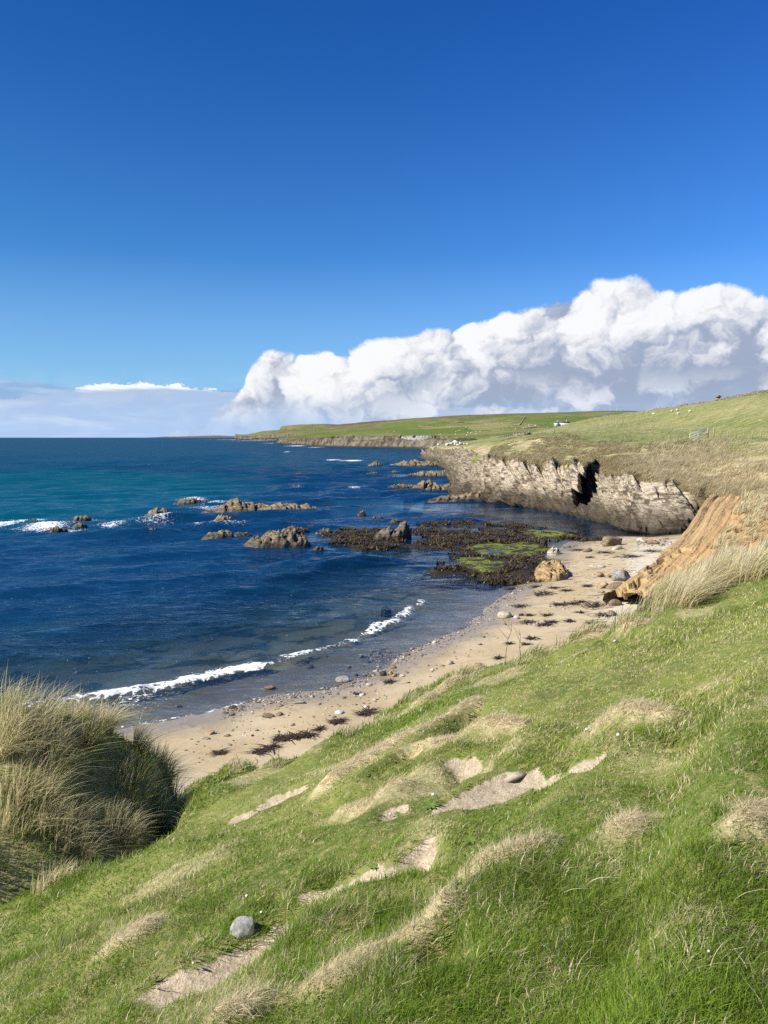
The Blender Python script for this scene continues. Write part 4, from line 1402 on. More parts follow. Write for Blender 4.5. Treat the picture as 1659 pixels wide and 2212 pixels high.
def blade_mesh(base, h, w, yaw, lean, bend, nseg, c0, c1):
    """tapered bent strips. lean: (n,2) horizontal direction of the bend; c0, c1: root and tip colours"""
    n = len(base)
    side = np.stack([np.cos(yaw), np.sin(yaw), 0 * yaw], 1)
    V, C = [], []
    for i in range(nseg + 1):
        s = i / nseg
        up = h * (s - .42 * np.clip(bend, 0, 1.6) * s * s)
        out = h * bend * (.25 * s + .75 * s * s)
        p = base + np.stack([lean[:, 0] * out, lean[:, 1] * out, up], 1)
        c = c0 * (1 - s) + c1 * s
        if i < nseg:
            ww = (w * .5 * (1 - s) ** .6)[:, None]
            V += [p - side * ww, p + side * ww]
            C += [c, c]
        else:
            V += [p]
            C += [c]
    k = len(V)
    V = np.stack(V, 1).reshape(-1, 3)
    C = np.stack(C, 1).reshape(-1, 3)
    b0 = (np.arange(n) * k)[:, None]
    q = [b0 + np.array([[2 * i, 2 * i + 1, 2 * i + 3, 2 * i + 2]]) for i in range(nseg - 1)]
    tri = b0 + np.array([[2 * nseg - 2, 2 * nseg - 1, 2 * nseg]])
    fl = ([np.concatenate(q)] if q else []) + [tri]
    return V, fl, C


def merge(parts):
    V, Q, T, C, o = [], [], [], [], 0
    for v, fl, c in parts:
        V.append(v)
        C.append(c)
        for f in fl:
            (Q if f.shape[1] == 4 else T).append(f + o)
        o += len(v)
    return np.concatenate(V), ([np.concatenate(Q)] if Q else []) + ([np.concatenate(T)] if T else []), np.concatenate(C)


def lerp(a, b, t):
    return np.asarray(a) * (1 - t[:, None]) + np.asarray(b) * t[:, None]


def build_turf(n=860000):
    r = rng
    lr = r.random(n)
    R_ = 1.5 * (27 / 1.5) ** lr
    th = np.radians(-52 + 100 * r.random(n))
    x, y = np.sin(th) * R_, np.cos(th) * R_
    q = 150000                                       # the ground round the viewer's feet and off to the right
    x = np.concatenate([x, r.uniform(-3, 9, q)])
    y = np.concatenate([y, r.uniform(-2.5, 6, q)])
    n += q
    R_, th = np.maximum(np.hypot(x, y), 1.0), np.arctan2(x, y)
    z = bk('z', x, y)
    bare, dead, de, mound = bk('bare', x, y), bk('dead', x, y), bk('de', x, y), bk('mound', x, y)
    clump = fbm(x * 1.5, y * 1.5, 0, 201, 3)
    fine = fbm(x * 5, y * 5, 0, 202, 3, .7)
    prob = (1 - sst(bare + .5 * fine, .25, .6)) * (1 - .45 * dead * (1 - mound)) * (1 - sst(de, .9, 1.5) * (1 - mound) * (y > 12.5))
    keep = r.random(n) < prob
    x, y, z, R_, th = x[keep], y[keep], z[keep], R_[keep], th[keep]
    dead, clump, fine, mound, de = dead[keep], clump[keep], fine[keep], mound[keep], de[keep]
    m = len(x)
    lush = sst(fbm(x * .55 + 3, y * .55, 0, 203, 3), -.25, .35)
    h = (.026 + .034 * lush + .015 * clump) * (.55 + .9 * r.random(m)) * (1 - .35 * dead) + .09 * mound * r.random(m) + .07 * sst(de, -.5, .2) * (1 - mound)
    tuft = sst(fbm(x * 1.7 + 9, y * 1.7, 0, 206, 3), .22, .5)
    h = h * (1 + .55 * tuft)
    h = np.clip(h, .02, .3) * (1 + .25 * sst(R_, 6, 20))
    w = np.maximum(.0030, R_ * .00085) * (.6 + .6 * r.random(m) + .8 * r.random(m) ** 4)
    yaw = -th + r.normal(0, 1.0, m)
    la = r.normal(-.35, 1.3, m) + 1.8 * clump                   # combed by the wind in swirls
    lean = np.stack([np.cos(la), np.sin(la)], 1)
    bend = np.clip(r.normal(.8, .38, m), .05, 1.6)
    t = r.random(m)
    g1, g2, yl, st = (.140, .235, .022), (.27, .355, .045), (.60, .54, .17), (.82, .73, .48)
    tone = fbm(x * .35, y * .35, 0, 204, 4)
    c = lerp(g1, g2, np.clip(t * .9 + .35 * tone, 0, 1))
    c = c * (1 - .22 * tuft[:, None])
    ky = np.clip(.42 + .9 * tone + .8 * fine - .25 * lush - .3 * tuft, 0, .9) * r.random(m)
    c = c * (1 - ky[:, None]) + np.array(yl) * ky[:, None]
    ks = (r.random(m) < np.clip(.18 + .45 * fine + .22 * tone + .70 * dead * (1 - .5 * mound) + .05 * (1 - lush), 0, .93))
    c = np.where(ks[:, None], lerp((.40, .32, .17), st, r.random(m)), c)
    c *= (.8 + .4 * r.random(m))[:, None]
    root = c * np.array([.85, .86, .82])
    base = np.stack([x, y, z - .008], 1)
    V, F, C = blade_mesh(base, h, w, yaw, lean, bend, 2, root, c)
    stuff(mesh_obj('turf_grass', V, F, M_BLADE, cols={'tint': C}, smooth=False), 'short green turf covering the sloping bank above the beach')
    # tangled dead thatch in the pale patches and turf lips
    k = 60000
    pts = []
    for p, q, hw in DEAD:
        L = max(np.hypot(*(q - p)), .3)
        nn = int(650 * L * (hw / .2) * 3.2 * (6 / max(3, np.hypot(*p))) ** 1.1)
        t_ = r.random(nn) * 1.1 - .05
        a = r.normal(0, hw * .42, (nn, 2))
        pts.append(p + (q - p) * t_[:, None] + a)
    pts = np.concatenate(pts)
    x, y = pts.T
    ok = (bk('bare', x, y) < .4) & (bk('de', x, y) < .6) & (bk('dead', x, y) + .3 * fbm(x * 4, y * 4, 0, 208, 2) > .3)
    x, y = x[ok], y[ok]
    m = len(x)
    R_ = np.hypot(x, y)
    h = r.uniform(.03, .10, m)
    la = r.normal(.0, 1.2, m) - .3
    cc = lerp((.54, .45, .26), (.86, .77, .53), r.random(m)) * (.75 + .4 * r.random(m))[:, None]
    V, F, C = blade_mesh(np.stack([x, y, bk('z', x, y)], 1), h, np.maximum(.003, R_ * .0007) * r.uniform(.7, 1.3, m), r.random(m) * 6.3,
                         np.stack([np.cos(la), np.sin(la)], 1), r.uniform(1.1, 1.7, m), 3, cc * .9, cc)
    stuff(mesh_obj('dead_grass', V, F, M_STRAW, cols={'tint': C}, smooth=False), 'bleached dead grass matted on the turf steps')


build_turf()
fronds()


# ------------------------------------------------------------------ marram: long wind-bent blades
WIND = np.array([.96, -.28])


def marram(cx, cy_, n, spread, hmin, hmax, zf, r, green=.3, wk=1.0, bendm=.6, yawj=.6):
    """one tussock: blades fanned from a tight foot, all combed over by the wind"""
    a = r.random(n) * 6.283
    q = np.sqrt(r.random(n)) * spread
    x, y = cx + np.cos(a) * q, cy_ + np.sin(a) * q
    z = zf(x, y) - .02
    R_ = np.hypot(x, y)
    h = r.uniform(hmin, hmax, n) * (1 - .25 * q / max(spread, 1e-6))
    la = a + r.normal(0, .5, n)
    fan = .45
    L = np.stack([np.cos(la) * fan + WIND[0] * (.55 + .5 * r.random(n)), np.sin(la) * fan + WIND[1] * (.55 + .5 * r.random(n))], 1)
    bend = np.clip(r.normal(bendm, .28, n), .1, 1.5)
    t = r.random(n)
    straw = lerp((.60, .51, .29), (.90, .81, .56), t)
    gr = lerp((.12, .17, .035), (.28, .32, .10), r.random(n))
    isg = (r.random(n) < green)[:, None]
    tip = np.where(isg, gr * 1.15, straw) * (.85 + .3 * r.random(n))[:, None]
    root = np.where(isg, gr * .75, straw * np.array([.74, .72, .62]))
    w = np.maximum(.005, R_ * .00085) * r.uniform(.6, 1.3, n) * wk
    return blade_mesh(np.stack([x, y, z], 1), h, w, r.random(n) * 6.3, L, bend, 5, root, tip)


def zb_(x, y):
    return bk('z', x, y)


TUSSOCKS = [  # px, py of the foot, blades, spread, length, green share, label
    (60, 1580, 605, .50, .95, .22, 'tall straw marram tussock on the mound crest at the left picture edge'),
    (160, 1545, 715, .55, .85, .22, 'bleached marram tussock crowning the mound against the sea'),
    (275, 1590, 605, .48, .75, .20, 'wind-combed pale tussock at the right shoulder of the mound'),
    (365, 1690, 550, .40, .80, .42, 'greener tussock whose straw drapes over the dark hollow'),
    (262, 1800, 231, .20, .62, .15, 'isolated straw tuft fanning out above the turf below the mound'),
    (60, 1760, 495, .38, .85, .30, 'shaggy straw tussock low on the left flank of the mound'),
    (130, 1810, 264, .24, .62, .18, 'thin pale tuft just right of the shaggy flank tussock'),
    (120, 1905, 286, .26, .5, .12, 'flattened straw tuft nearest the bottom of the mound'),
    (300, 1700, 275, .32, .55, .65, 'dark green tuft in the middle of the mound'),
    (475, 1665, 143, .16, .40, .75, 'small dark green tuft on the far rim of the black hollow'),
]
for px, py, n_, sp, hh, gs_, lab in TUSSOCKS:
    p = bank_hit(px, py)
    V, F, C = marram(p[0], p[1], n_, sp, hh * .55, hh, zb_, rng, gs_)
    V -= np.array([p[0], p[1], 0])
    o = mesh_obj('marram_tussock', V, F, M_STRAW, cols={'tint': C}, smooth=False)
    o.location = (p[0], p[1], 0)
    tag(o, lab, 'tussock', 'marram tussocks on the mound')


def build_marram():
    r = rng
    parts = []
    # over the whole mound
    n = 0
    while n < 150:
        x, y = r.uniform(-9.5, -2.6), r.uniform(6.6, 12.2)
        if bk('mound', x, y) < .45 or r.random() > .55 + .9 * float(fbm(x * .7, y * .7, 0, 211, 2)) + .3:
            continue
        crest = float(sst(y + r.normal(0, .5), 8.2, 10.0))
        parts.append(marram(x, y, int(50 + 110 * crest), r.uniform(.06, .18), .25 + .2 * crest, .5 + .45 * crest, zb_, r, float(r.choice([.1, .25, .6])), 1.0, .75))
        n += 1
    # the strip of marram along the far right rim of the bank
    n = 0
    while n < 170:
        px, py = r.uniform(1420, 1720), 0
        lo, hi = np.interp(px, [1420, 1480, 1560, 1659, 1720], [1296, 1272, 1218, 1150, 1110]), np.interp(px, [1420, 1480, 1560, 1659, 1720], [1312, 1304, 1270, 1238, 1215])
        py = r.uniform(lo, hi)
        p = ray_hit_fast(px, py)
        parts.append(marram(p[0], p[1], 110, r.uniform(.15, .35), .45, .85, zb_, r, .10, 1.0, .7))
        n += 1
    # tufts along the lip of the bank
    for px, py, k, hh in ((1335, 1340, 5, .5), (1385, 1318, 6, .6), (1300, 1360, 4, .4), (1430, 1300, 5, .6), (1240, 1385, 3, .35), (1150, 1412, 4, .35), (1090, 1432, 4, .4),
                          (1020, 1455, 3, .35), (960, 1470, 3, .3), (880, 1508, 3, .3), (760, 1585, 3, .32), (560, 1655, 4, .32), (505, 1660, 3, .4)):
        for _ in range(k):
            p = ray_hit_fast(px + r.normal(0, 22), py + r.normal(2, 4))
            parts.append(marram(p[0], p[1], 50, .14, hh * .5, hh, zb_, r, .35))
    # single long stems scattered in the turf
    for _ in range(70):
        px, py = r.uniform(0, 1659), r.uniform(1500, 2200)
        p = bank_hit(px, py)
        if bk('de', p[0], p[1]) > -.1:
            continue
        parts.append(marram(p[0], p[1], int(r.integers(1, 4)), .05, .12, .26, zb_, r, .15, .9, 1.0))
    # and spilling over the upper right side of the ochre slope
    CP, CU, CV = CLAY
    for _ in range(150):
        i, j = r.integers(int(CV.shape[0] * .60), CV.shape[0] - 1), r.integers(0, CV.shape[1] - 1)
        p = CP[i, j]
        if CV[i, j] < 2.15 + .3 * math.sin(CU[i, j] * 4) or CU[i, j] < .8:
            continue
        zc = float(p[2])
        parts.append(marram(p[0], p[1], 46, r.uniform(.15, .5), .5, 1.1, lambda a, b, zc=zc: zc + 0 * a, r, .10, 1.0, .7))
    V, F, C = merge(parts)
    stuff(mesh_obj('marram_grass', V, F, M_STRAW, cols={'tint': C}, smooth=False), 'long straw coloured marram grass bent by the wind on the dune edge')


def ray_hit_fast(px, py):
    return bank_hit(px, py)


build_marram()


def build_headland_grass():
    """rough dead grass on the cliff-top slope"""
    r = rng
    nv, nu = HLU.shape
    n = 240000
    vlo, vhi = np.searchsorted(HLV[:, 0], 1.92), np.searchsorted(HLV[:, 0], 4.35)
    ulo, uhi = np.searchsorted(HLU[0], 3.4), nu - 2
    fi, fj = r.uniform(vlo, vhi, n), r.uniform(ulo, uhi, n)
    i, j = fi.astype(int), fj.astype(int)
    a, b = (fi - i)[:, None], (fj - j)[:, None]
    P = (HL[i, j] * (1 - b) + HL[i, j + 1] * b) * (1 - a) + (HL[i + 1, j] * (1 - b) + HL[i + 1, j + 1] * b) * a
    V_, U_ = HLV[i, j], HLU[i, j]
    x, y = P[:, 0], P[:, 1]
    cl = fbm(x * .35, y * .22, 0, 221, 4)
    cl2 = fbm(x * 1.1, y * .7, 0, 222, 2)
    up = sst(V_, 3.0, 4.2)
    right = sst(U_, 7.6, 9.5)
    pr = np.clip(.55 + 1.5 * cl + .5 * cl2 + .35 * right - .75 * up * (1 - .75 * right), 0, 1)
    pr *= (V_ > 1.86 + .16 * cl2)
    pr *= np.where(V_ > 3.9 + .3 * cl, .12, 1)
    k = r.random(n) < pr
    P, cl, cl2, up, right, V_ = P[k], cl[k], cl2[k], up[k], right[k], V_[k]
    m = len(P)
    h = (.32 + .26 * right + .28 * np.clip(cl + .3, 0, 1)) * r.uniform(.6, 1.4, m)
    w = P[:, 1] * .00058 * r.uniform(.6, 1.4, m)
    la = r.normal(-.15, .5, m)
    lean = np.stack([np.cos(la), np.sin(la)], 1)
    bend = np.clip(r.normal(.85, .3, m), .2, 1.6)
    straw = lerp((.42, .335, .17), (.76, .66, .42), np.clip(r.random(m) * .8 + .4 * right - .15 + .4 * cl2, 0, 1))
    gr = lerp((.12, .155, .035), (.27, .28, .09), r.random(m))
    isg = (r.random(m) < np.clip(.18 + .35 * up - .25 * right - .6 * cl, .04, .9))[:, None]
    c = np.where(isg, gr, straw) * r.uniform(.75, 1.2, m)[:, None]
    V, F, C = blade_mesh(P - [0, 0, .05], h, w, r.normal(0, .5, m), lean, bend, 3, c * .75, c)
    stuff(mesh_obj('cliff_top_grass', V, F, M_STRAW, cols={'tint': C}, smooth=False), 'rough dead grass on the slope above the pale cliff')


build_headland_grass()


# ------------------------------------------------------------------ where the view meets the far ground
def bvh_of(P):
    nv, nu = P.shape[:2]
    return BVHTree.FromPolygons([tuple(p) for p in P.reshape(-1, 3)], [tuple(f) for f in grid_faces(nu, nv)])


BV_HL = bvh_of(HL)
BV_FAR = bvh_of(FAR)


def hit(bv, px, py):
    d = ray(px, py)
    for k in range(30):
        loc = bv.ray_cast(Vector((0, 0, H)), Vector(ray(px, py + k * .5)).normalized())[0]
        if loc:
            return np.array(loc)
    return None


def ground(bv, x, y):
    loc = bv.ray_cast(Vector((x, y, 300)), Vector((0, 0, -1)))[0]
    return loc.z if loc else 0.0


def beach_hit(px, py):
    z = 0.5
    for _ in range(6):
        p = atz(px, py, z)
        z = float(bed(np.array([p[0]]), np.array([p[1]]))[0][0])
    p[2] = z
    return p


def box(cx, cy_, cz, sx, sy, sz, rz=0.0, jit=0.0, r=None):
    v = np.array([[a, b, c] for c in (-.5, .5) for b in (-.5, .5) for a in (-.5, .5)], float)
    if jit:
        v = v + r.normal(0, jit, v.shape)
    v = v * [sx, sy, sz]
    c, s = math.cos(rz), math.sin(rz)
    v = np.stack([v[:, 0] * c - v[:, 1] * s, v[:, 0] * s + v[:, 1] * c, v[:, 2]], 1) + [cx, cy_, cz]
    f = np.array([[0, 2, 3, 1], [4, 5, 7, 6], [0, 1, 5, 4], [2, 6, 7, 3], [0, 4, 6, 2], [1, 3, 7, 5]])
    return v, f


def join(parts):
    V, F, o = [], [], 0
    for v, f in parts:
        V.append(v)
        F.append(f + o)
        o += len(v)
    return np.concatenate(V), np.concatenate(F)


def bar(a, b, w, n=6, w2=None):
    """round bar from a to b"""
    a, b = np.asarray(a, float), np.asarray(b, float)
    d = (b - a) / np.linalg.norm(b - a)
    u = np.cross(d, [0, 0, 1] if abs(d[2]) < .9 else [1, 0, 0])
    u /= np.linalg.norm(u)
    v = np.cross(d, u)
    t = np.arange(n) / n * 6.2832
    ring = np.cos(t)[:, None] * u + np.sin(t)[:, None] * v
    w2 = w if w2 is None else w2
    V = np.concatenate([a + ring * w, b + ring * w2, [a], [b]])
    i = np.arange(n)
    j = (i + 1) % n
    F = np.concatenate([np.stack([i, j, j + n, i + n], 1), np.stack([j, i, 0 * i + 2 * n, 0 * i + 2 * n], 1), np.stack([i + n, j + n, 0 * i + 2 * n + 1, 0 * i + 2 * n + 1], 1)])
    return V, F


def clean_faces(F):
    F = np.asarray(F)
    q = F[F[:, 2] != F[:, 3]] if F.shape[1] == 4 else F
    t = F[F[:, 2] == F[:, 3]][:, :3]
    return [q, t]


M_POST = simple_mat('weathered_post_wood', (.27, .235, .175), .9, .3, 9)
M_WIRE = simple_mat('fence_wire', (.22, .22, .22), .5, .1, 9)
M_GATE = simple_mat('pale_gate_timber', (.62, .60, .54), .8, .15, 9)
M_DYKE = make_mat_rock('drystone', (.34, .30, .235), (.12, .105, .08), -50, 2.0)
M_WHITE = simple_mat('white_harling', (.72, .72, .69), .85, .05, 3)
M_SLATE = simple_mat('grey_slate_roof', (.10, .10, .105), .7, .2, 2)
M_RED = simple_mat('rusty_red_roof', (.24, .075, .05), .8, .2, 2)
M_GLASS = simple_mat('dark_window_glass', (.03, .035, .04), .15, .1, 3)
M_WOOL = simple_mat('sheep_wool', (.74, .70, .60), .95, .12, 14)
M_FACE = simple_mat('sheep_face', (.62, .56, .48), .9, .12, 14)
M_STEEL = simple_mat('galvanised_mast', (.45, .46, .48), .5, .1, 5)
M_ASPH = simple_mat('grey_gravel_yard', (.24, .235, .22), .95, .2, .4)
M_KELP = simple_mat('dry_kelp', (.045, .028, .016), .55, .4, 14)
M_STALK = simple_mat('dead_dock_stalk', (.10, .075, .045), .85, .35, 22)
M_LEAF = simple_mat('dock_leaf', (.13, .19, .03), .6, .3, 30)

# ------------------------------------------------------------------ post and wire fence across the field
c4 = lambda x, y: (1128 + .16 * x, 862.7 + .16 * y)
c5 = lambda x, y: (1393.6 + .16 * x, 829.5 + .16 * y)
FP = [c4(*k) for k in [(432, 460), (490, 450), (541, 444), (604, 442), (672, 437), (740, 432), (808, 430), (884, 424), (954, 418), (1034, 415), (1117, 416), (1196, 414), (1280, 412), (1375, 410), (1463, 410), (1553, 411)]] + \
     [c5(*k) for k in [(5, 630), (112, 628), (226, 635), (357, 642), (494, 660), (617, 688), (720, 690)]]
FP2 = [c5(*k) for k in [(925, 730), (1020, 720), (1117, 735), (1227, 722), (1327, 732), (1442, 740), (1557, 750), (1690, 762), (1830, 776)]]


def fence(pts, label, bv, hgt=1.25, wires=3, name='wire_fence', wpost=.06):
    P = [hit(bv, *p) for p in pts]
    P = [p for p in P if p is not None]
    o = empty(name, P[0], label, 'fence')
    P = np.array(P) - P[0]
    r = np.random.default_rng(len(P))
    for i, p in enumerate(P):
        big = i == 0
        tip = p + [r.normal(0, .05), r.normal(0, .05), hgt * (1.45 if big else r.uniform(.9, 1.08))]
        v, f = bar(p - [0, 0, .4], tip, wpost * (1.6 if big else 1), 6)
        mesh_obj('post', v, clean_faces(f), M_POST, o, smooth=False)
    if wires:
        for w in range(wires):
            parts = [bar(a + [0, 0, .35 + .36 * w], b + [0, 0, .35 + .36 * w], .008, 4) for a, b in zip(P[:-1], P[1:])]
            v, f = join(parts)
            mesh_obj('wire', v, clean_faces(f), M_WIRE, o, smooth=False)
    return o


fence(FP, 'long post and wire fence running left across the sloping field from the gate', BV_HL)
fence(FP2, 'wire fence right of the gate, its posts half hidden by tall grass', BV_HL)


def build_gate():
    a, b = hit(BV_HL, *c5(600, 772)), hit(BV_HL, *c5(842, 728))
    o = empty('field_gate', a, 'pale sagging bar gate leaning against its post in the fence', 'gate')
    d = b - a
    L = np.linalg.norm(d)
    up = np.array([0, 0, 1.0])
    pv, pf = bar(d - up * .4, d + up * 1.75, .16, 8)
    mesh_obj('gate_post', pv, clean_faces(pf), M_POST, o, smooth=False)
    bars = [((0, 1.30), (.93, 2.05)), ((0, 1.14), (.80, 1.70)), ((0.02, .72), (.95, 1.72)), ((.03, .42), (.98, 1.05)), ((.06, .02), (1, .92))]
    for (u0, h0), (u1, h1) in bars:
        v, f = bar(d * u0 + up * h0 * .85, d * u1 + up * (h1 * .85 - .15), .055, 6)
        mesh_obj('gate_bar', v, clean_faces(f), M_GATE, o, smooth=False)
    for u in (0.01, .45):
        v, f = bar(d * u + up * .1, d * u + up * (1.15 + .5 * u), .05, 6)
        mesh_obj('gate_stile', v, clean_faces(f), M_GATE, o, smooth=False)


build_gate()


# ------------------------------------------------------------------ drystone walls
def dyke(path, label, courses, size, seed, name='drystone_wall', gaps=None):
    """path (n,3) on the ground; stones stacked in courses"""
    r = np.random.default_rng(seed)
    path = np.asarray(path)
    seg = np.linalg.norm(np.diff(path, axis=0), axis=1)
    L = np.concatenate([[0], np.cumsum(seg)])
    parts = []
    s = 0.0
    while s < L[-1]:
        p = np.array([np.interp(s, L, path[:, k]) for k in range(3)])
        q = np.array([np.interp(min(s + .5, L[-1]), L, path[:, k]) for k in range(3)])
        rz = math.atan2(q[1] - p[1], q[0] - p[0] + 1e-9)
        full = gaps(s / L[-1]) if gaps else 1.0
        n = courses * full
        n = int(n) + (r.random() < n - int(n))
        for c in range(n):
            w = size * r.uniform(.8, 1.7)
            parts.append(box(p[0] + r.normal(0, .06), p[1] + r.normal(0, .06), p[2] + size * .62 * (c + .4), w, size * r.uniform(.8, 1.2), size * r.uniform(.55, .85), rz + r.normal(0, .15), .07, r))
        s += size * r.uniform(.95, 1.25)
    v, f = join(parts)
    o = mesh_obj(name, v - path[0], f, M_DYKE, smooth=False)
    o.location = path[0]
    return tag(o, label, 'wall')


i6 = int(np.argmin(np.abs(HLV[:, 0] - 5.97)))
ju = [int(np.argmin(np.abs(HLU[0] - k))) for k in (5.35, 9.0, 9.75, 11.9)]
row = HL[i6]
dyke(row[ju[2]:ju[3]:3], 'tall drystone wall along the skyline of the right hillside', 3.6, .36, 3)
dyke(row[ju[1]:ju[2] + 1:3], 'tumbled gap of low stones where the skyline wall is broken', 1.5, .38, 4)
dyke(row[ju[0]:ju[1] + 1:3], 'long ruined wall of scattered stones running down to the farmhouse', 1.7, .55, 5, gaps=lambda t: .75 + .5 * math.sin(t * 37) * math.sin(t * 11))
pk = row[ju[2] - 10]
pv, pf = join([box(0, 0, .5, .9, .8, 1.0, .2, .04, rng), box(.05, 0, 1.15, 1.5, 1.0, .25, .2, .04, rng), box(0, 0, 1.45, .8, .7, .3, .3, .05, rng)])
o = mesh_obj('stone_pillar', pv, pf, M_DYKE, smooth=False)
o.location = pk
tag(o, 'squat stone pillar with flat cap standing in the skyline wall gap', 'pillar')
sk = [tuple(p) for p in ()]
# dark fence stakes along the broken skyline
for k, uu in enumerate((8.15, 8.4, 8.65, 8.9, 9.2, 10.3, 10.9, 11.05, 11.5)):
    p = row[int(np.argmin(np.abs(HLU[0] - uu)))] + [0, .6, 0]
    v, f = bar([0, 0, -.3], [.03, 0, 1.9 if k != 7 else 2.3], .06, 6)
    o = mesh_obj('fence_stake', v, clean_faces(f), M_POST, smooth=False)
    o.location = p
    tag(o, 'single dark stake standing against the sky along the stone wall', 'stake', 'stakes along the skyline wall')

c6 = lambda x, y: (763.1 + .24 * x, 882.6 + .24 * y)


def far_path(pts, n=60):
    P = np.array([hit(BV_FAR, *c6(*p)) for p in pts])
    t = np.linspace(0, len(P) - 1, n)
    Q = np.stack([np.interp(t, np.arange(len(P)), P[:, k]) for k in range(3)], 1)
    Q[:, 2] = [ground(BV_FAR, a, b) for a, b in Q[:, :2]]
    return Q


dyke(far_path([(920, 132), (1000, 124), (1100, 127), (1300, 142), (1500, 150)]), 'pale field wall curving across the middle of the far hill', 1.6, 1.2, 6, gaps=lambda t: .8 + .3 * math.sin(t * 60))
dyke(far_path([(1500, 148), (1525, 110), (1552, 72)]), 'field wall climbing straight up to the far skyline', 1.6, 1.2, 7, gaps=lambda t: .7 + .3 * math.sin(t * 40))
dyke(far_path([(590, 160), (640, 163), (720, 166)]), 'short broken field wall on the left of the far hill', 1.2, 1.2, 8)
dyke(far_path([(995, 192), (1030, 163)]), 'short slanting wall beside the pale stubble field', 1.0, 1.1, 12)
dyke(far_path([(1540, 180), (1600, 176), (1659, 170), (1760, 165)]), 'field wall below the white farmhouse', 1.3, 1.1, 9)
hp = [hit(BV_HL, *c6(*p)) for p in ((1440, 243), (1480, 240), (1540, 238), (1600, 228))]
hp = np.array([p for p in hp if p is not None])
dyke(hp, 'ruined stone pen wall at the end of the near plateau', 2.0, .6, 10, gaps=lambda t: .7 + .4 * math.sin(t * 30))
a, b = hit(BV_HL, *c6(1290, 270)), hit(BV_HL, *c6(1432, 247))
o = empty('rail_fence', a, 'pale low rail fence beside the ruined pen', 'fence')
for hgt in (.35, .8):
    v, f = bar([0, 0, hgt], b - a + [0, 0, hgt], .10, 6)
    mesh_obj('rail', v, clean_faces(f), M_GATE, o, smooth=False)
for k in np.linspace(0, 1, 9):
    p = (b - a) * k
    v, f = bar(p - [0, 0, .3], p + [0, 0, 1.0], .09, 6)
    mesh_obj('post', v, clean_faces(f), M_POST, o, smooth=False)
# pile of pale stones on the cliff edge
p = hit(BV_HL, *c6(925, 330))
o = empty('stone_heap', p, 'heap of bleached stones on the edge of the headland point', 'stone heap')
M_BLEACH = simple_mat('bleached_stone', (.55, .52, .46), .9, .3, 2)
for _ in range(60):
    v, f = box(0, 0, 0, rng.uniform(.5, 1.3), rng.uniform(.5, 1), rng.uniform(.4, .9), rng.random() * 3, .1, rng)
    k = mesh_obj('stone', v, f, M_BLEACH, o, smooth=False)
    a = rng.normal(0, 2.2)
    k.location = (a, rng.normal(0, .9), .2 + rng.random() * 1.2 * math.exp(-(a / 2.5) ** 2))


# ------------------------------------------------------------------ the gravel yard on the far shore
def build_yard():
    poly = [c6(*k) for k in [(425, 252), (560, 248), (690, 243), (640, 262), (700, 280), (800, 278), (640, 292), (520, 285), (440, 272)]]
    xs = [p[0] for p in poly]
    ys = [p[1] for p in poly]
    up = np.interp(np.linspace(960, 868, 40), [868, 900, 930], [943, 941.5, 941])
    n = 40
    px = np.linspace(866, 930, n)
    top = np.interp(px, [866, 897, 930], [943.2, 942.2, 941.2])
    bot = np.interp(px, [866, 885, 905, 930], [946.5, 950.5, 952.0, 946])
    G = []
    for k in np.linspace(0, 1, 8):
        for a, b, c in zip(px, top, bot):
            p = hit(BV_FAR, a, b + (c - b) * k)
            G.append(p + [0, 0, .18])
    structure(mesh_obj('gravel_yard', np.array(G), grid_faces(n, 8), M_ASPH))


build_yard()
for k, (x, y, w, lab) in enumerate(((428, 258, 3.4, 'dark parked vehicle shape at the left end of the gravel yard'), (548, 258, 3.6, 'dark parked vehicle shape in the middle of the gravel yard'))):
    p = hit(BV_FAR, *c6(x, y))
    o = empty('parked_car', p, lab, 'car')
    v, f = join([box(0, 0, .75, w, 1.7, .8, 0, .02, rng), box(-.2, 0, 1.45, w * .55, 1.5, .6, 0, .04, rng)])
    mesh_obj('body', v, f, simple_mat('dark_car_paint', (.06, .07, .09), .35, .1, 1), o, smooth=False)
    for sx in (-.32, .32):
        for sy in (-.8, .8):
            v, f = bar([sx * w, sy - .1, .34], [sx * w, sy + .1, .34], .34, 10)
            mesh_obj('wheel', v, clean_faces(f), M_GLASS, o)
o = None
yp = [c6(*k) for k in [(415, 262), (450, 259), (500, 256), (540, 254), (590, 252), (640, 249), (690, 247)]]
fence(yp, 'post fence along the back of the far gravel yard', BV_FAR, 1.8, 2, 'yard_fence', .22)


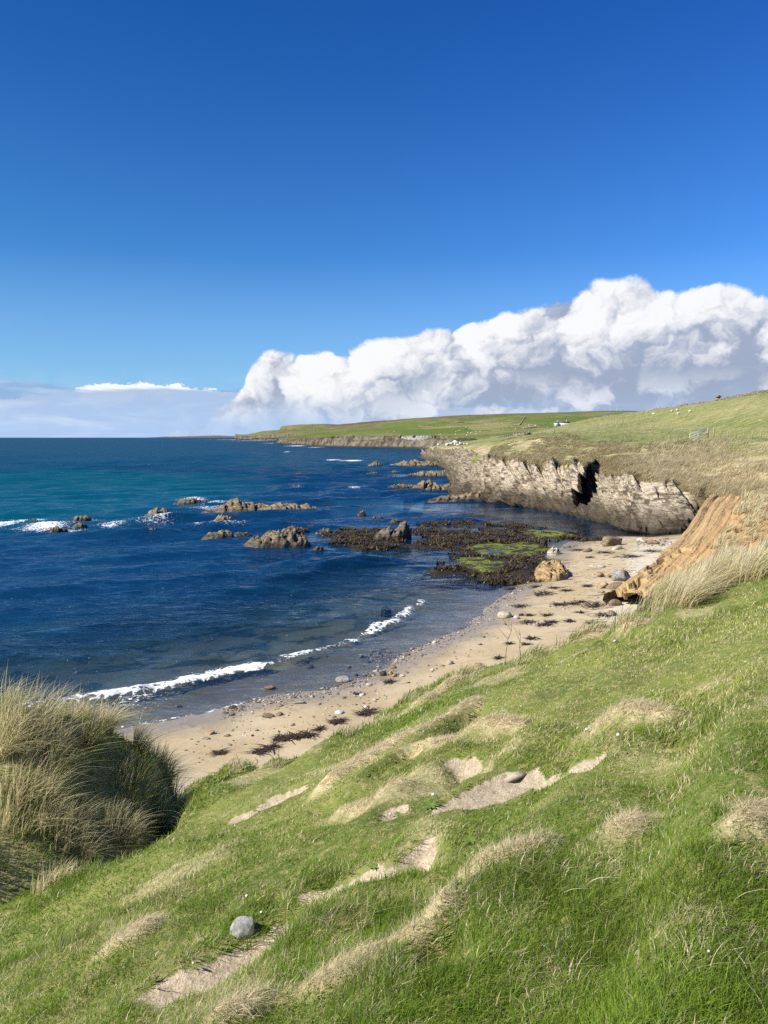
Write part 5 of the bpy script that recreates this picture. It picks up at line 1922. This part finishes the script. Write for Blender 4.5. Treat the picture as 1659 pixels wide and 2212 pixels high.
# ------------------------------------------------------------------ houses
def house(px0, px1, pyb, hpx, label, roof, bv, n_win=4, porch=True, name='farmhouse', wall=None):
    a, b = hit(bv, px0, pyb), hit(bv, px1, pyb)
    t = (a[1] + b[1]) / 2
    c = (a + b) / 2
    L = abs(px1 - px0) * K / FPX * t
    hh = hpx * K / FPX * t
    D = L * .42
    wh = hh * .66
    o = empty(name, (c[0], c[1] + D / 2, min(a[2], b[2]) - .6), label, 'house', rz=-.35)
    v, f = box(0, 0, wh / 2, L, D, wh + 1.2)
    mesh_obj('wall', v, f, wall or M_WHITE, o, smooth=False)
    e = .35
    rz0, rz1 = wh + .6, hh + .6
    V = np.array([[-L / 2 - e, -D / 2 - e, rz0 - .1], [L / 2 + e, -D / 2 - e, rz0 - .1], [L / 2 + e, D / 2 + e, rz0 - .1], [-L / 2 - e, D / 2 + e, rz0 - .1], [-L / 2 - e + D * .15, 0, rz1], [L / 2 + e - D * .15, 0, rz1]])
    r_ = mesh_obj('roof', V, [np.array([[0, 1, 5, 4], [2, 3, 4, 5], [0, 3, 2, 1]]), np.array([[1, 2, 5], [3, 0, 4]])], roof, o, smooth=False)
    if porch:
        for x in (-L * .32, L * .30):
            v, f = box(x, 0, rz1 + .3, .9, .9, 1.6)
            mesh_obj('chimney', v, f, wall or M_WHITE, r_, smooth=False)
        pw = L * .28
        v, f = box(-L / 2 + pw / 2, -D / 2 - 1.4, wh / 2, pw, 2.9, wh + 1.0)
        mesh_obj('porch', v, f, wall or M_WHITE, o, smooth=False)
        V = np.array([[-L / 2 - .3, -D / 2 - 3.1, wh + .5], [-L / 2 + pw + .3, -D / 2 - 3.1, wh + .5], [-L / 2 + pw + .3, -D / 2 + .3, wh + 1.3], [-L / 2 - .3, -D / 2 + .3, wh + 1.3],
                      [-L / 2 - .3, -D / 2 - 3.1, wh + .3], [-L / 2 + pw + .3, -D / 2 - 3.1, wh + .3], [-L / 2 + pw + .3, -D / 2 + .3, wh + 1.1], [-L / 2 - .3, -D / 2 + .3, wh + 1.1]])
        mesh_obj('porch_roof', V, np.array([[0, 1, 2, 3], [7, 6, 5, 4], [0, 4, 5, 1], [1, 5, 6, 2], [2, 6, 7, 3], [3, 7, 4, 0]]), roof, o, smooth=False)
    for k in range(n_win):
        x = -L / 2 + L * ((.34 if porch else .08) + (.60 if porch else .84) * (k + .5) / n_win)
        v, f = box(x, -D / 2 - .03, wh * .62, L * .035, .10, wh * .26)
        mesh_obj('window', v, f, M_GLASS, o, smooth=False)
    if porch:
        for x in (-L * .45, -L * .36, -L * .28):
            v, f = box(x, -D / 2 - 2.88, wh * .60, L * .03, .1, wh * .34)
            mesh_obj('window', v, f, M_GLASS, o, smooth=False)
    return o


house(1200, 1231, 920.3, 10.5, 'long white farmhouse with grey slate roof below the hill', M_SLATE, BV_FAR)
house(1304, 1330, 904.5, 8.5, 'low white house with dark roof peeping over the ruined wall', M_SLATE, BV_FAR, porch=False)
house(1258, 1275, 915.0, 8, 'small stone shed with a rusty red roof behind the wall', M_RED, BV_FAR, n_win=1, porch=False, name='shed', wall=simple_mat('rough_stone_wall', (.26, .2, .15), .9, .3, 2))


def turbine(px, py0, py1, label):
    p = hit(BV_FAR, px, py1)
    if p is None:
        p = at(px, py1, 1740)
    hgt = (py1 - py0) * K / FPX * p[1]
    o = empty('wind_turbine', p, label, 'turbine')
    v, f = bar([0, 0, -2], [0, 0, hgt], .42, 8, .26)
    mesh_obj('mast', v, clean_faces(f), M_STEEL, o)
    v, f = bar([0, -.9, hgt], [0, 1.3, hgt + .1], .5, 8, .3)
    n_ = mesh_obj('nacelle', v, clean_faces(f), M_STEEL, o)
    for k in range(3):
        a_ = 1.1 + k * 2.094
        v, f = bar([0, -1, hgt], [math.cos(a_) * 3.2, -1, hgt + math.sin(a_) * 3.2], .22, 4, .06)
        mesh_obj('blade', v, clean_faces(f), M_STEEL, o)


turbine(1317.6, 879.5, 890.5, 'left of two small wind turbines on the far skyline')
turbine(1332.5, 877.5, 890.5, 'right, slightly taller of two small wind turbines on the far skyline')


# ------------------------------------------------------------------ sheep
def sheep_mesh(graze=True):
    u, v = np.meshgrid(np.linspace(0, 2 * np.pi, 18), np.linspace(0, np.pi, 11))
    sx = np.cos(v)
    bx, by, bz = sx * .52, np.sin(v) * np.cos(u) * .25, np.sin(v) * np.sin(u) * .27 + .58
    n = .03 * fbm(bx * 7, by * 7, bz * 7, 301, 3)
    body = np.stack([bx, by * (1 + n * 3), bz + n], -1).reshape(-1, 3)
    f = grid_faces(18, 11)
    hx = .62
    hz = .34 if graze else .82
    head = np.stack([np.cos(v) * .15 * (.6 if graze else 1) + hx, np.sin(v) * np.cos(u) * .08, np.sin(v) * np.sin(u) * .10 + hz + (-.10 * np.cos(v) if graze else 0)], -1).reshape(-1, 3)
    neck = bar([.42, 0, .66], [hx - .02, 0, hz + .03], .13, 10, .08)
    parts = [(body, f), neck]
    return parts, (head, f)


SHEEP_PARTS, SHEEP_HEAD = sheep_mesh()


def make_sheep(label, group=None):
    o = empty('sheep', (0, 0, 0), label, 'sheep', group)
    V, F = join(SHEEP_PARTS)
    mesh_obj('body', V, clean_faces(F), M_WOOL, o)
    V, F = SHEEP_HEAD
    h_ = mesh_obj('head', V, F, M_FACE, o)
    for s in (-1, 1):
        v, f = bar([.56, .06 * s, .42], [.53, .17 * s, .44], .035, 6, .012)
        mesh_obj('ear', v, clean_faces(f), M_FACE, h_)
    for x in (-.34, .30):
        for y in (-.12, .12):
            v, f = bar([x, y, .45], [x, y, 0], .05, 6, .032)
            mesh_obj('leg', v, clean_faces(f), M_FACE, o)
    return o


def dup(o, parent=None):
    c = o.copy()
    COL.objects.link(c)
    c.parent = parent
    for k in o.children:
        dup(k, c)
    return c


sheep0 = make_sheep('white sheep grazing on the pasture of the far hill', 'sheep grazing on the far hill')
first = True
FARSHEEP = [(925, 210), (940, 205), (955, 203), (920, 235), (1030, 222), (1060, 221), (1070, 215), (1098, 209), (1112, 212), (1142, 213), (1105, 233), (1020, 242), (1058, 224), (745, 240), (768, 238), (785, 236), (870, 166), (890, 141),
            (1320, 187), (1350, 188), (1385, 188), (1430, 172), (1460, 185), (1580, 155), (1240, 152), (1195, 146), (1300, 130), (1530, 176), (370, 211), (600, 158), (1090, 143), (1640, 156), (1555, 172), (1600, 150)]
for x, y in FARSHEEP + [((1128 + .16 * a - 763.1) / .24, (862.7 + .16 * b - 882.6) / .24) for a, b in [(90, 356), (96, 378), (170, 362), (290, 355), (345, 379)]]:
    p = hit(BV_FAR, *c6(x, y))
    if p is None:
        continue
    s_ = sheep0 if first else dup(sheep0)
    first = False
    s_.location = p
    s_.rotation_euler = (0, 0, rng.uniform(-.8, .8) + (3.14 if rng.random() < .5 else 0))
    s_.scale = [1.35] * 3
for x, y, lab in ((605, 388, 'nearest white sheep, largest on the right hillside below the stone pillar'), (432, 371, 'white sheep close under the broken skyline wall'), (445, 419, 'white sheep lying lower on the right hillside'), (360, 382, 'small white sheep left of the skyline stakes'), (110, 418, 'white sheep far left on the right hillside, beside a boulder')):
    p = hit(BV_HL, *c5(x, y))
    s_ = dup(sheep0)
    s_.location = p
    s_.rotation_euler = (0, 0, rng.uniform(-.6, .6))
    s_.scale = [.8] * 3
    s_['label'] = lab
    if 'group' in s_.keys():
        del s_['group']
    s_['group'] = 'sheep on the right hillside'


# ------------------------------------------------------------------ stones
def stone_mesh(name, sx, sy, sz, seed, mat, ang=.25, sub=26):
    u, v = np.meshgrid(np.linspace(0, 2 * np.pi, sub), np.linspace(0, np.pi, sub // 2 + 2))
    d = np.stack([np.sin(v) * np.cos(u), np.sin(v) * np.sin(u), np.cos(v)], -1)
    r = np.random.default_rng(seed)
    k = np.ones(d.shape[:2])
    for _ in range(9):                                       # knock flat facets off
        n = r.normal(size=3)
        n /= np.linalg.norm(n)
        q = r.uniform(.55, .92) if ang > .1 else r.uniform(.8, .97)
        dp = d @ n
        k = np.minimum(k, np.where(dp > .05, q / np.maximum(dp, .05), 9))
    k = k * (1 + .07 * fbm(d[..., 0] * 2.2, d[..., 1] * 2.2, d[..., 2] * 2.2, seed, 4))
    P = d * k[..., None] * [sx, sy, sz]
    return mesh_obj(name, P.reshape(-1, 3), grid_faces(sub, sub // 2 + 2), mat)


def stone_mat(name, col, v=.35, sc_=6):
    m, g, out = new_mat(name)
    p = g.n('ShaderNodeTexCoord').outputs['Object']
    n = g.noise(p, sc_, 5, .65)
    n2 = g.noise(g.vmul(p, (1, 1, 3)), sc_ * .6, 4, .6)
    c = g.mix(g.ss(n, .35, .65), tuple(k * (1 - v) for k in col), tuple(min(1, k * (1 + v)) for k in col))
    c = g.mix(g.ss(n2, .55, .72), c, tuple(min(1, k * .45) for k in col))
    princ(g, out, c, .8, g.m('ADD', n, g.m('MULTIPLY', n2, .5)), .6, .03, .3)
    return m


SM = {'white': stone_mat('white_stone', (.50, .485, .44), .12), 'grey': stone_mat('grey_stone', (.23, .22, .205)), 'tan': stone_mat('tan_stone', (.30, .22, .13)),
      'brown': stone_mat('brown_stone', (.18, .13, .085)), 'dark': stone_mat('dark_stone', (.035, .032, .03)), 'pale': stone_mat('pale_stone', (.38, .33, .25), .25),
      'orange': stone_mat('ochre_stone', (.34, .21, .09), .3, 3)}
c2 = lambda x, y: (265.4 + .36 * x, 1327.2 + .36 * y)
c3 = lambda x, y: (796.4 + .4 * x, 1128.2 + .4 * y)
SMALL = 'small beach stones'
STONES = [  # crop, x, y, half width (crop px), aspect height, kind, label
    (c2, 1425, 262, 17, .8, 'grey', 'pale grey cone-shaped stone at the water edge beside the pebble bank'),
    (c2, 1122, 325, 21, .7, 'brown', 'brown rounded stone standing in the shallow wash'),
    (c2, 1357, 325, 15, .75, 'grey', 'small grey stone in the wash left of the pebble bank'),
    (c2, 1325, 408, 48, .5, 'grey', 'flat streaked grey rock half buried at the water line'),
    (c2, 1403, 370, 12, .8, 'dark', 'little black stone above the flat streaked rock'),
    (c2, 880, 452, 34, .42, 'brown', 'long brown stone lying in the swash'),
    (c2, 935, 553, 23, .5, 'tan', 'tan flattened stone on wet sand'),
    (c2, 1055, 536, 36, .28, 'grey', 'long slim grey stone pointing along the beach'),
    (c2, 655, 566, 24, .45, 'dark', 'dark flat stone at the edge of the wet sand'),
    (c2, 868, 620, 36, .38, 'brown', 'dark brown wedge stone, longest in the middle of the sand'),
    (c2, 938, 609, 24, .5, 'brown', 'hooked brown stone right of the wedge stone'),
    (c2, 525, 720, 27, .42, 'tan', 'tan flat stone near the left end of the beach'),
    (c2, 503, 752, 18, .45, 'grey', 'grey stone just below the tan flat stone on the left'),
    (c2, 627, 734, 24, .3, 'brown', 'thin flat brown stone on the left half of the beach'),
    (c2, 1300, 597, 34, .3, 'white', 'flat white slab of stone below the bank edge'),
    (c2, 1478, 428, 18, .6, 'pale', 'round pale stone on the sand under the grey rock'),
    (c2, 1400, 484, 20, .6, 'dark', 'dark stone with a white one leaning on it'),
    (c2, 1432, 489, 16, .5, 'white', 'white stone leaning against a dark one'),
    (c2, 330, 560, 20, .6, 'grey', 'grey stone in the last shallow wash by the mound'),
    (c3, 355, 655, 15, .65, 'white', 'bright white stone alone at the top of the wet sand'),
    (c3, 441, 768, 18, .85, 'pale', 'rounded cream boulder alone on the middle beach'),
    (c3, 318, 776, 10, .6, 'grey', 'small grey stone left of the cream boulder'),
    (c3, 345, 800, 11, .7, 'white', 'small white stone below the cream boulder'),
    (c3, 131, 789, 19, .6, 'brown', 'brown smooth stone above the black one'),
    (c3, 77, 829, 20, .85, 'dark', 'black blocky stone in a cluster of tan stones'),
    (c3, 120, 822, 17, .6, 'tan', 'tan stone beside the black block'),
    (c3, 140, 836, 18, .7, 'orange', 'orange tan stone in front of the cluster'),
    (c3, 180, 834, 14, .6, 'pale', 'pale stone at the right of the cluster'),
    (c3, 205, 814, 12, .6, 'brown', 'small brown stone right of the cluster'),
    (c3, 210, 870, 14, .5, 'tan', 'flat tan stone below the cluster'),
    (c3, 740, 517, 40, .55, 'pale', 'large cream boulder stained green at mid beach'),
    (c3, 800, 524, 20, .6, 'white', 'white stone at the right of the stained boulder'),
    (c3, 826, 506, 15, .7, 'dark', 'black stone behind the stained boulder'),
    (c3, 1252, 296, 24, .65, 'tan', 'square tan block standing on the upper sand'),
    (c3, 1312, 299, 26, .35, 'orange', 'flat ochre stones beside the square tan block'),
    (c3, 1240, 246, 40, .3, 'pale', 'flat pale slab on the upper sand'),
    (c3, 1335, 452, 36, .6, 'brown', 'grey brown pyramid stone near the grassy bank'),
    (c3, 1318, 505, 26, .65, 'brown', 'brown boulder at the foot of the grass bank'),
    (c3, 1320, 128, 60, .68, 'brown', 'big brown dome boulder at the mouth of the pool'),
    (c3, 1345, 148, 34, .4, 'pale', 'pale broken slab in front of the dome boulder'),
    (c3, 1185, 160, 26, .5, 'brown', 'low brown rock among weed on the upper beach'),
    (c3, 1375, 318, 60, .62, 'grey', 'tilted grey slab at the foot of the ochre slope'),
    (c3, 1262, 358, 36, .55, 'tan', 'tan boulder leftmost at the foot of the ochre slope'),
    (c3, 1335, 362, 44, .50, 'brown', 'angular brown block under the tilted grey slab'),
    (c3, 1255, 382, 22, .35, 'tan', 'small tan slab lying before the ochre slope'),
    (c3, 1495, 112, 24, .5, 'pale', 'pale stone at the far end of the beach below the cliff'),
    (c3, 1470, 100, 20, .5, 'white', 'white topped stone in green weed below the cliff'),
    (c3, 1540, 120, 30, .5, 'brown', 'brown stone rubble at the top corner of the beach'),
]
for i, (c, x, y, hw, asp, kd, lab) in enumerate(STONES):
    p = beach_hit(*c(x, y))
    s_ = hw * (.36 if c is c2 else .4) * K / FPX * np.linalg.norm(p - [0, 0, H])
    o = stone_mesh('beach_stone', s_ * 1.05, s_ * rng.uniform(.6, .8), s_ * asp * 1.1, 400 + i, SM[kd], .05 if 'round' in lab or 'smooth' in lab else .3, 30 if hw > 25 else 20)
    o.location = (p[0], p[1] + s_ * .4, p[2] + s_ * asp * .40)
    o.rotation_euler = (rng.normal(0, .12), rng.normal(0, .2), rng.normal(0, .25))
    tag(o, lab, 'stone', 'stones on the beach')
for i in range(26):
    if i < 14:
        px, py = c2(rng.uniform(380, 1600), 0)
        py = np.interp(px, [380, 560, 700, 860], [1612, 1548, 1520, 1470]) + rng.uniform(-8, 50)
    else:
        px, py = c3(rng.uniform(150, 1400), 0)
        py = np.interp(px, [850, 1000, 1100, 1360], [1440, 1370, 1300, 1220]) + rng.uniform(-5, 60)
    p = beach_hit(px, py)
    if p[2] < .1:
        continue
    s_ = rng.uniform(.04, .10)
    o = stone_mesh('beach_stone', s_ * 1.2, s_ * .8, s_ * .5, 500 + i, SM[['brown', 'brown', 'grey', 'tan', 'dark', 'white'][i % 6]], .2, 12)
    o.location = p + [0, 0, s_ * .2]
    o.rotation_euler = (0, 0, rng.random() * 3)
    tag(o, 'small stone lying loose on the open sand', 'stone', SMALL)


def pebbles():
    """shingle along the water line and the pebble bank: far too many to count"""
    r = rng
    pts, sz = [], []
    for _ in range(2600):
        k = r.random()
        if k < .45:
            px = r.uniform(480, 1150)
            py = np.interp(px, [480, 600, 700, 780, 870, 960, 1020, 1075, 1150], [1535, 1505, 1492, 1465, 1415, 1378, 1348, 1304, 1250]) + abs(r.normal(0, 13)) - 5
        elif k < .62:
            px, py = c2(1530 + r.normal(0, 55), 255 + r.normal(0, 18))
        elif k < .70:
            px, py = c3(50 + r.normal(0, 45), 725 + r.normal(0, 28))
        elif k < .82:
            px, py = c3(r.uniform(1450, 1640), 110 + r.normal(0, 14))
        else:
            px = r.uniform(400, 1420)
            py = np.interp(px, [400, 600, 800, 1000, 1200, 1420], [1600, 1530, 1470, 1380, 1270, 1190]) + r.uniform(0, 60)
        p = beach_hit(px, py)
        if p[2] < -.12:
            continue
        pts.append(p)
        sz.append(r.uniform(.015, .055) * (2.2 if r.random() < .06 else 1) * (p[1] / 30) ** .6)
    ico = np.array([[0, 0, 1], [.9, 0, .2], [.28, .85, .2], [-.72, .53, .2], [-.72, -.53, .2], [.28, -.85, .2], [0, 0, -.8]])
    fi = np.array([[0, i, i % 5 + 1] for i in range(1, 6)] + [[6, i % 5 + 1, i] for i in range(1, 6)])
    n = len(pts)
    P, S = np.array(pts), np.array(sz)
    jit = r.normal(0, .14, (n, 7, 3))
    V = (ico[None] + jit) * S[:, None, None] * np.stack([r.uniform(.9, 1.6, n), r.uniform(.7, 1.1, n), r.uniform(.4, .7, n)], 1)[:, None, :] + P[:, None, :]
    F = fi[None] + (np.arange(n) * 7)[:, None, None]
    c = np.array([(.10, .08, .06), (.22, .18, .13), (.34, .31, .27), (.05, .045, .04), (.55, .52, .46)])[r.choice(5, n, p=[.32, .28, .18, .16, .06])]
    m, g, out = new_mat('shingle')
    princ(g, out, g.attr('tint', False), .6)
    o = mesh_obj('pebbles', V.reshape(-1, 3), F.reshape(-1, 3), m, cols={'tint': np.repeat(c, 7, 0)}, smooth=False)
    stuff(o, 'shingle and small pebbles strewn along the water line')


pebbles()

# the ochre outcrop standing in the sand, with the weedy stone bed on its seaward side
p = beach_hit(*c3(960, 345))
islet(1183, 1209, 1200, 1177, 'jagged pale block standing beside the green algae', prof=[.4, .9, 1, .6], deep=.7, seed=95, mat=make_mat_rock('pale_jagged_rock', (.50, .45, .36), (.14, .12, .09), -5, 2.5)).location.z = .25
islet(1163, 1182, 1182, 1166, 'black knobbly rock at the edge of the green algae', prof=[.5, 1, .8], deep=.8, seed=97, mat=M_WEED).location.z = .2
o = islet(1155, 1226, 1264, 1232, 'ochre and white outcrop of rock standing in the sand by the reef', name='rock_outcrop', prof=[.5, .7, .8, 1, .95, .6], deep=2.6, seed=91, mat=make_mat_rock('ochre_rock', (.42, .29, .14), (.20, .12, .055), -5, 1.5), lean=.1)
o.location.z = .35
o = islet(1062, 1165, 1262, 1212, 'grey brown bed of wet boulders between the green algae and the sand', 'boulder bed', 'rock_bed', prof=[.4, .6, .8, .9, .8], deep=.8, seed=93, mat=M_WEED, flat=True, rough=2.0, lean=0)
o.location.z = .1


# ------------------------------------------------------------------ heaps of cast seaweed
def kelp_heap(px, py, hw, label, n=None, group='seaweed clumps cast on the sand'):
    r = rng
    p = beach_hit(px, py)
    s = hw * K / FPX * np.linalg.norm(p - [0, 0, H])
    n = n or int(40 + 90 * s)
    q = r.normal(0, 1, (n, 2)) * [s * .55, s * .55]
    z = bed(p[0] + q[:, 0], p[1] + q[:, 1])[0]
    la = r.random(n) * 6.28
    L = np.stack([np.cos(la), np.sin(la)], 1)
    lift = .10 * np.exp(-(q ** 2).sum(1) / (s * .5) ** 2) * r.random(n)
    V, F, C = blade_mesh(np.stack([q[:, 0], q[:, 1], z - p[2] + .015 + lift], 1), r.uniform(.15, .55, n) * min(1, s + .3), r.uniform(.03, .075, n), la + 1.57, L * 1.4, r.uniform(1.2, 1.55, n), 4, np.zeros((n, 3)), np.zeros((n, 3)))
    V[:, 2] = np.maximum(V[:, 2] * .35, .012 + .4 * (V[:, 2] > 0) * 0) + lift.repeat(9)[: len(V)] * .3
    o = mesh_obj('seaweed_clump', V, F, M_KELP, smooth=False)
    o.location = (p[0], p[1], p[2])
    tag(o, label, 'seaweed', group)


SHARE = 'dark dried seaweed scraps lying on the sand'
for x, y, hw, lab in ((945, 388, 55, 'largest dark kelp heap, below the ochre outcrop'), (1000, 356, 26, SHARE), (1065, 370, 22, SHARE), (770, 362, 22, SHARE), (812, 456, 30, SHARE), (960, 505, 22, SHARE),
                      (1035, 446, 40, 'broad kelp scatter in the middle of the upper beach'), (1105, 440, 26, SHARE), (1220, 450, 62, 'long kelp line reaching the pyramid stone'), (860, 542, 34, 'kelp heap right below the stained boulder'),
                      (950, 556, 40, 'kelp streak low on the upper beach'), (1205, 546, 28, 'lone flat kelp patch on white dry sand'), (1145, 488, 22, SHARE), (1085, 535, 18, SHARE), (990, 540, 22, SHARE), (870, 503, 14, SHARE),
                      (760, 657, 10, SHARE), (1275, 165, 42, 'kelp pile in front of the big dome boulder'), (1130, 152, 30, SHARE), (1420, 186, 50, 'thin kelp strand across the far sand'), (1530, 157, 45, 'kelp strand nearest the ochre slope top'),
                      (1195, 190, 20, SHARE), (900, 350, 24, SHARE), (1180, 345, 20, SHARE), (1270, 505, 34, SHARE), (1145, 430, 20, SHARE), (880, 630, 22, SHARE), (700, 735, 14, SHARE), (850, 660, 12, SHARE)):
    kelp_heap(*c3(x, y), hw * .4, lab)
for x, y, hw in ((580, 834, 24), (1470, 592, 46), (1275, 652, 26), (990, 748, 44), (930, 748, 24), (1120, 728, 36), (890, 800, 40), (1180, 690, 20), (815, 830, 24), (1050, 738, 24), (1440, 600, 20), (1600, 408, 22), (1300, 640, 14)):
    kelp_heap(*c2(x, y), hw * .36, SHARE)


# ------------------------------------------------------------------ dead stalks, boulder, slab, shells on the bank
def stalk(px, py, hpx, label, lean=0.0, fork=False):
    p = bank_hit(px, py)
    t = np.linalg.norm(p - [0, 0, H])
    h = hpx * K / FPX * t
    w = max(.006, t * .00045)
    parts = []
    prev = np.array([0, 0, -.03])
    for k in range(1, 6):
        nx = np.array([lean * h * (k / 5) ** 1.3 + rng.normal(0, .012), rng.normal(0, .01), h * k / 5])
        parts.append(bar(prev, nx, w * (1.15 - .13 * k), 5, w * (1.15 - .13 * (k + 1))))
        if k in (2, 3, 4) and (fork or rng.random() < .5):
            e = nx + np.array([rng.uniform(.12, .3) * h * (1 if rng.random() < .6 else -1), 0, h * rng.uniform(.18, .38)])
            parts.append(bar(nx, e, w * .6, 5, w * .35))
        prev = nx
    v, f = join(parts)
    o = mesh_obj('dead_stalk', v, clean_faces(f), M_STALK)
    o.location = p
    tag(o, label, 'stalk', 'dead stalks along the bank edge')


for c, x, y, hp_, ln, fk, lab in ((c3, 632, 764, 40, -.3, False, 'short dark forked stalk at the bank edge under the cream boulder'), (c3, 736, 772, 92, .12, False, 'tallest thin pale stalk rising over the sand'), (c3, 818, 752, 70, .0, True, 'dark branching stalk right of the tallest thin one'),
                                  (c3, 1016, 668, 24, 0, False, 'short stalk where the bank edge meets white sand'), (c2, 1352, 636, 62, .0, True, 'tall tufted stalk on the bank below the white slab'), (c2, 936, 905, 46, 0, False, 'upright stalk at the lower bank edge beside bent twigs'),
                                  (c2, 905, 880, 26, -.6, False, 'bent twig leaning left at the lower bank edge'), (c2, 770, 890, 32, -.15, False, 'thin stalk between the hollow and the bank'), (c2, 712, 935, 36, -.3, False, 'dark twig on the rim of the hollow'), (c2, 850, 890, 22, -.2, False, 'small twig above the dark green tuft'),
                                  (c2, 1640, 590, 16, 0, False, 'tiny stalk on the bank rim under the seaweed'), (c2, 805, 940, 26, 0, False, 'dark stub of a stalk beside the hollow')):
    stalk(*c(x, y), hp_, lab, ln, fk)
c8 = lambda x, y: (1128 + .32 * x, 995.4 + .32 * y)
for x, y, hp_, lab in ((1013, 900, 18, 'dark stalk standing in the marram under the ochre slope'), (1146, 905, 14, 'short stalk right of the marram stalk'), (1390, 803, 22, 'stalk in the marram at the right rim of the bank'), (803, 1052, 24, 'stalk in the pale marram above the brown boulder')):
    stalk(*c8(x, y), hp_, lab, 0.0)

p = bank_hit(524, 2018)
o = stone_mesh('boulder', .075, .055, .105, 601, stone_mat('lichened_grey_stone', (.26, .27, .24), .35, 14), .3, 40)
o.location = p + [0, .02, .015]
o.rotation_euler = (.25, .35, .3)
tag(o, 'grey rounded boulder bedded in the turf below the sand scrapes', 'boulder')
p, q = bank_hit(1088, 1682), bank_hit(1132, 1664)
v, f = box(0, 0, 0, 1, 1, 1, 0, .04, rng)
ax = (q - p) * .95
sdw = np.cross(ax / np.linalg.norm(ax), [0, 0, 1])
v = v[:, :1] * ax + v[:, 1:2] * sdw * .085 + v[:, 2:] * np.array([0, 0, .022])
o = mesh_obj('stone_slab', v, f, simple_mat('slab_stone', (.36, .32, .25), .85, .2, 25), smooth=False)
o.location = (p + q) / 2 + [0, 0, -.012]
tag(o, 'flat pale slab of stone lying in the upper sand scrape', 'stone')
for i, (px, py, s_, lab) in enumerate(((534, 1950, .030, 'bright white shell in the turf above the grey boulder'), (565, 1987, .022, 'small white shell beside the sand scrape by the boulder'), (843, 1771, .030, 'white shell at a little bare patch in mid slope'),
                                      (936, 1729, .040, 'flat white stone in the turf left of the upper scrape'), (418, 2098, .020, 'tiny white shell at the lowest sand scrape'), (1267, 1588, .035, 'white chip in dry grass above the upper scrapes'),
                                      (1335, 1602, .035, 'white chip beside the right-hand scrape'), (1328, 1392, .05, 'grey white stone near the top rim of the bank'), (1402, 1315, .06, 'whitish stone in lush grass at the right rim'), (1530, 2085, .012, 'white feather scrap low on the right'))):
    p = bank_hit(px, py)
    o = stone_mesh('white_shell', s_ * .42, s_ * .34, s_ * .34, 620 + i, SM['white'], .05, 12)
    o.location = p + [0, 0, .05]
    tag(o, lab, 'shell', 'white shells and chips on the bank')


def rosette(px, py, n, s, label):
    s *= .55
    p = bank_hit(px, py)
    parts = []
    for k in range(n):
        a = k / n * 6.28 + rng.normal(0, .3)
        L = s * rng.uniform(.7, 1.2)
        d = np.array([math.cos(a), math.sin(a)])
        sd = np.array([-d[1], d[0]])
        row = []
        for t in (0, .3, .6, .85, 1.0):
            wv = .16 * L * math.sin(math.pi * min(1, t * .85 + .12))
            zc = .03 + .3 * L * t * (1 - t * .8)
            row += [np.append(d * L * t - sd * wv, zc), np.append(d * L * t, zc - .1 * wv), np.append(d * L * t + sd * wv, zc)]
        parts.append((np.array(row), grid_faces(3, 5)))
    v, f = join(parts)
    o = mesh_obj('leafy_weed', v, f, M_LEAF)
    o.location = p
    tag(o, label, 'plant', 'leafy weeds in the turf')


rosette(862, 1768, 10, .10, 'dark leafy weed right of the mid slope shell')
rosette(930, 1748, 12, .12, 'leafy weed patch under the flat white stone')
rosette(1015, 1825, 12, .11, 'light green weed right of the narrow scrape')
rosette(940, 1532, 10, .16, 'grey green rosette at the bank rim left')
rosette(805, 1882, 9, .08, 'small weed at the right end of the lower scrape')
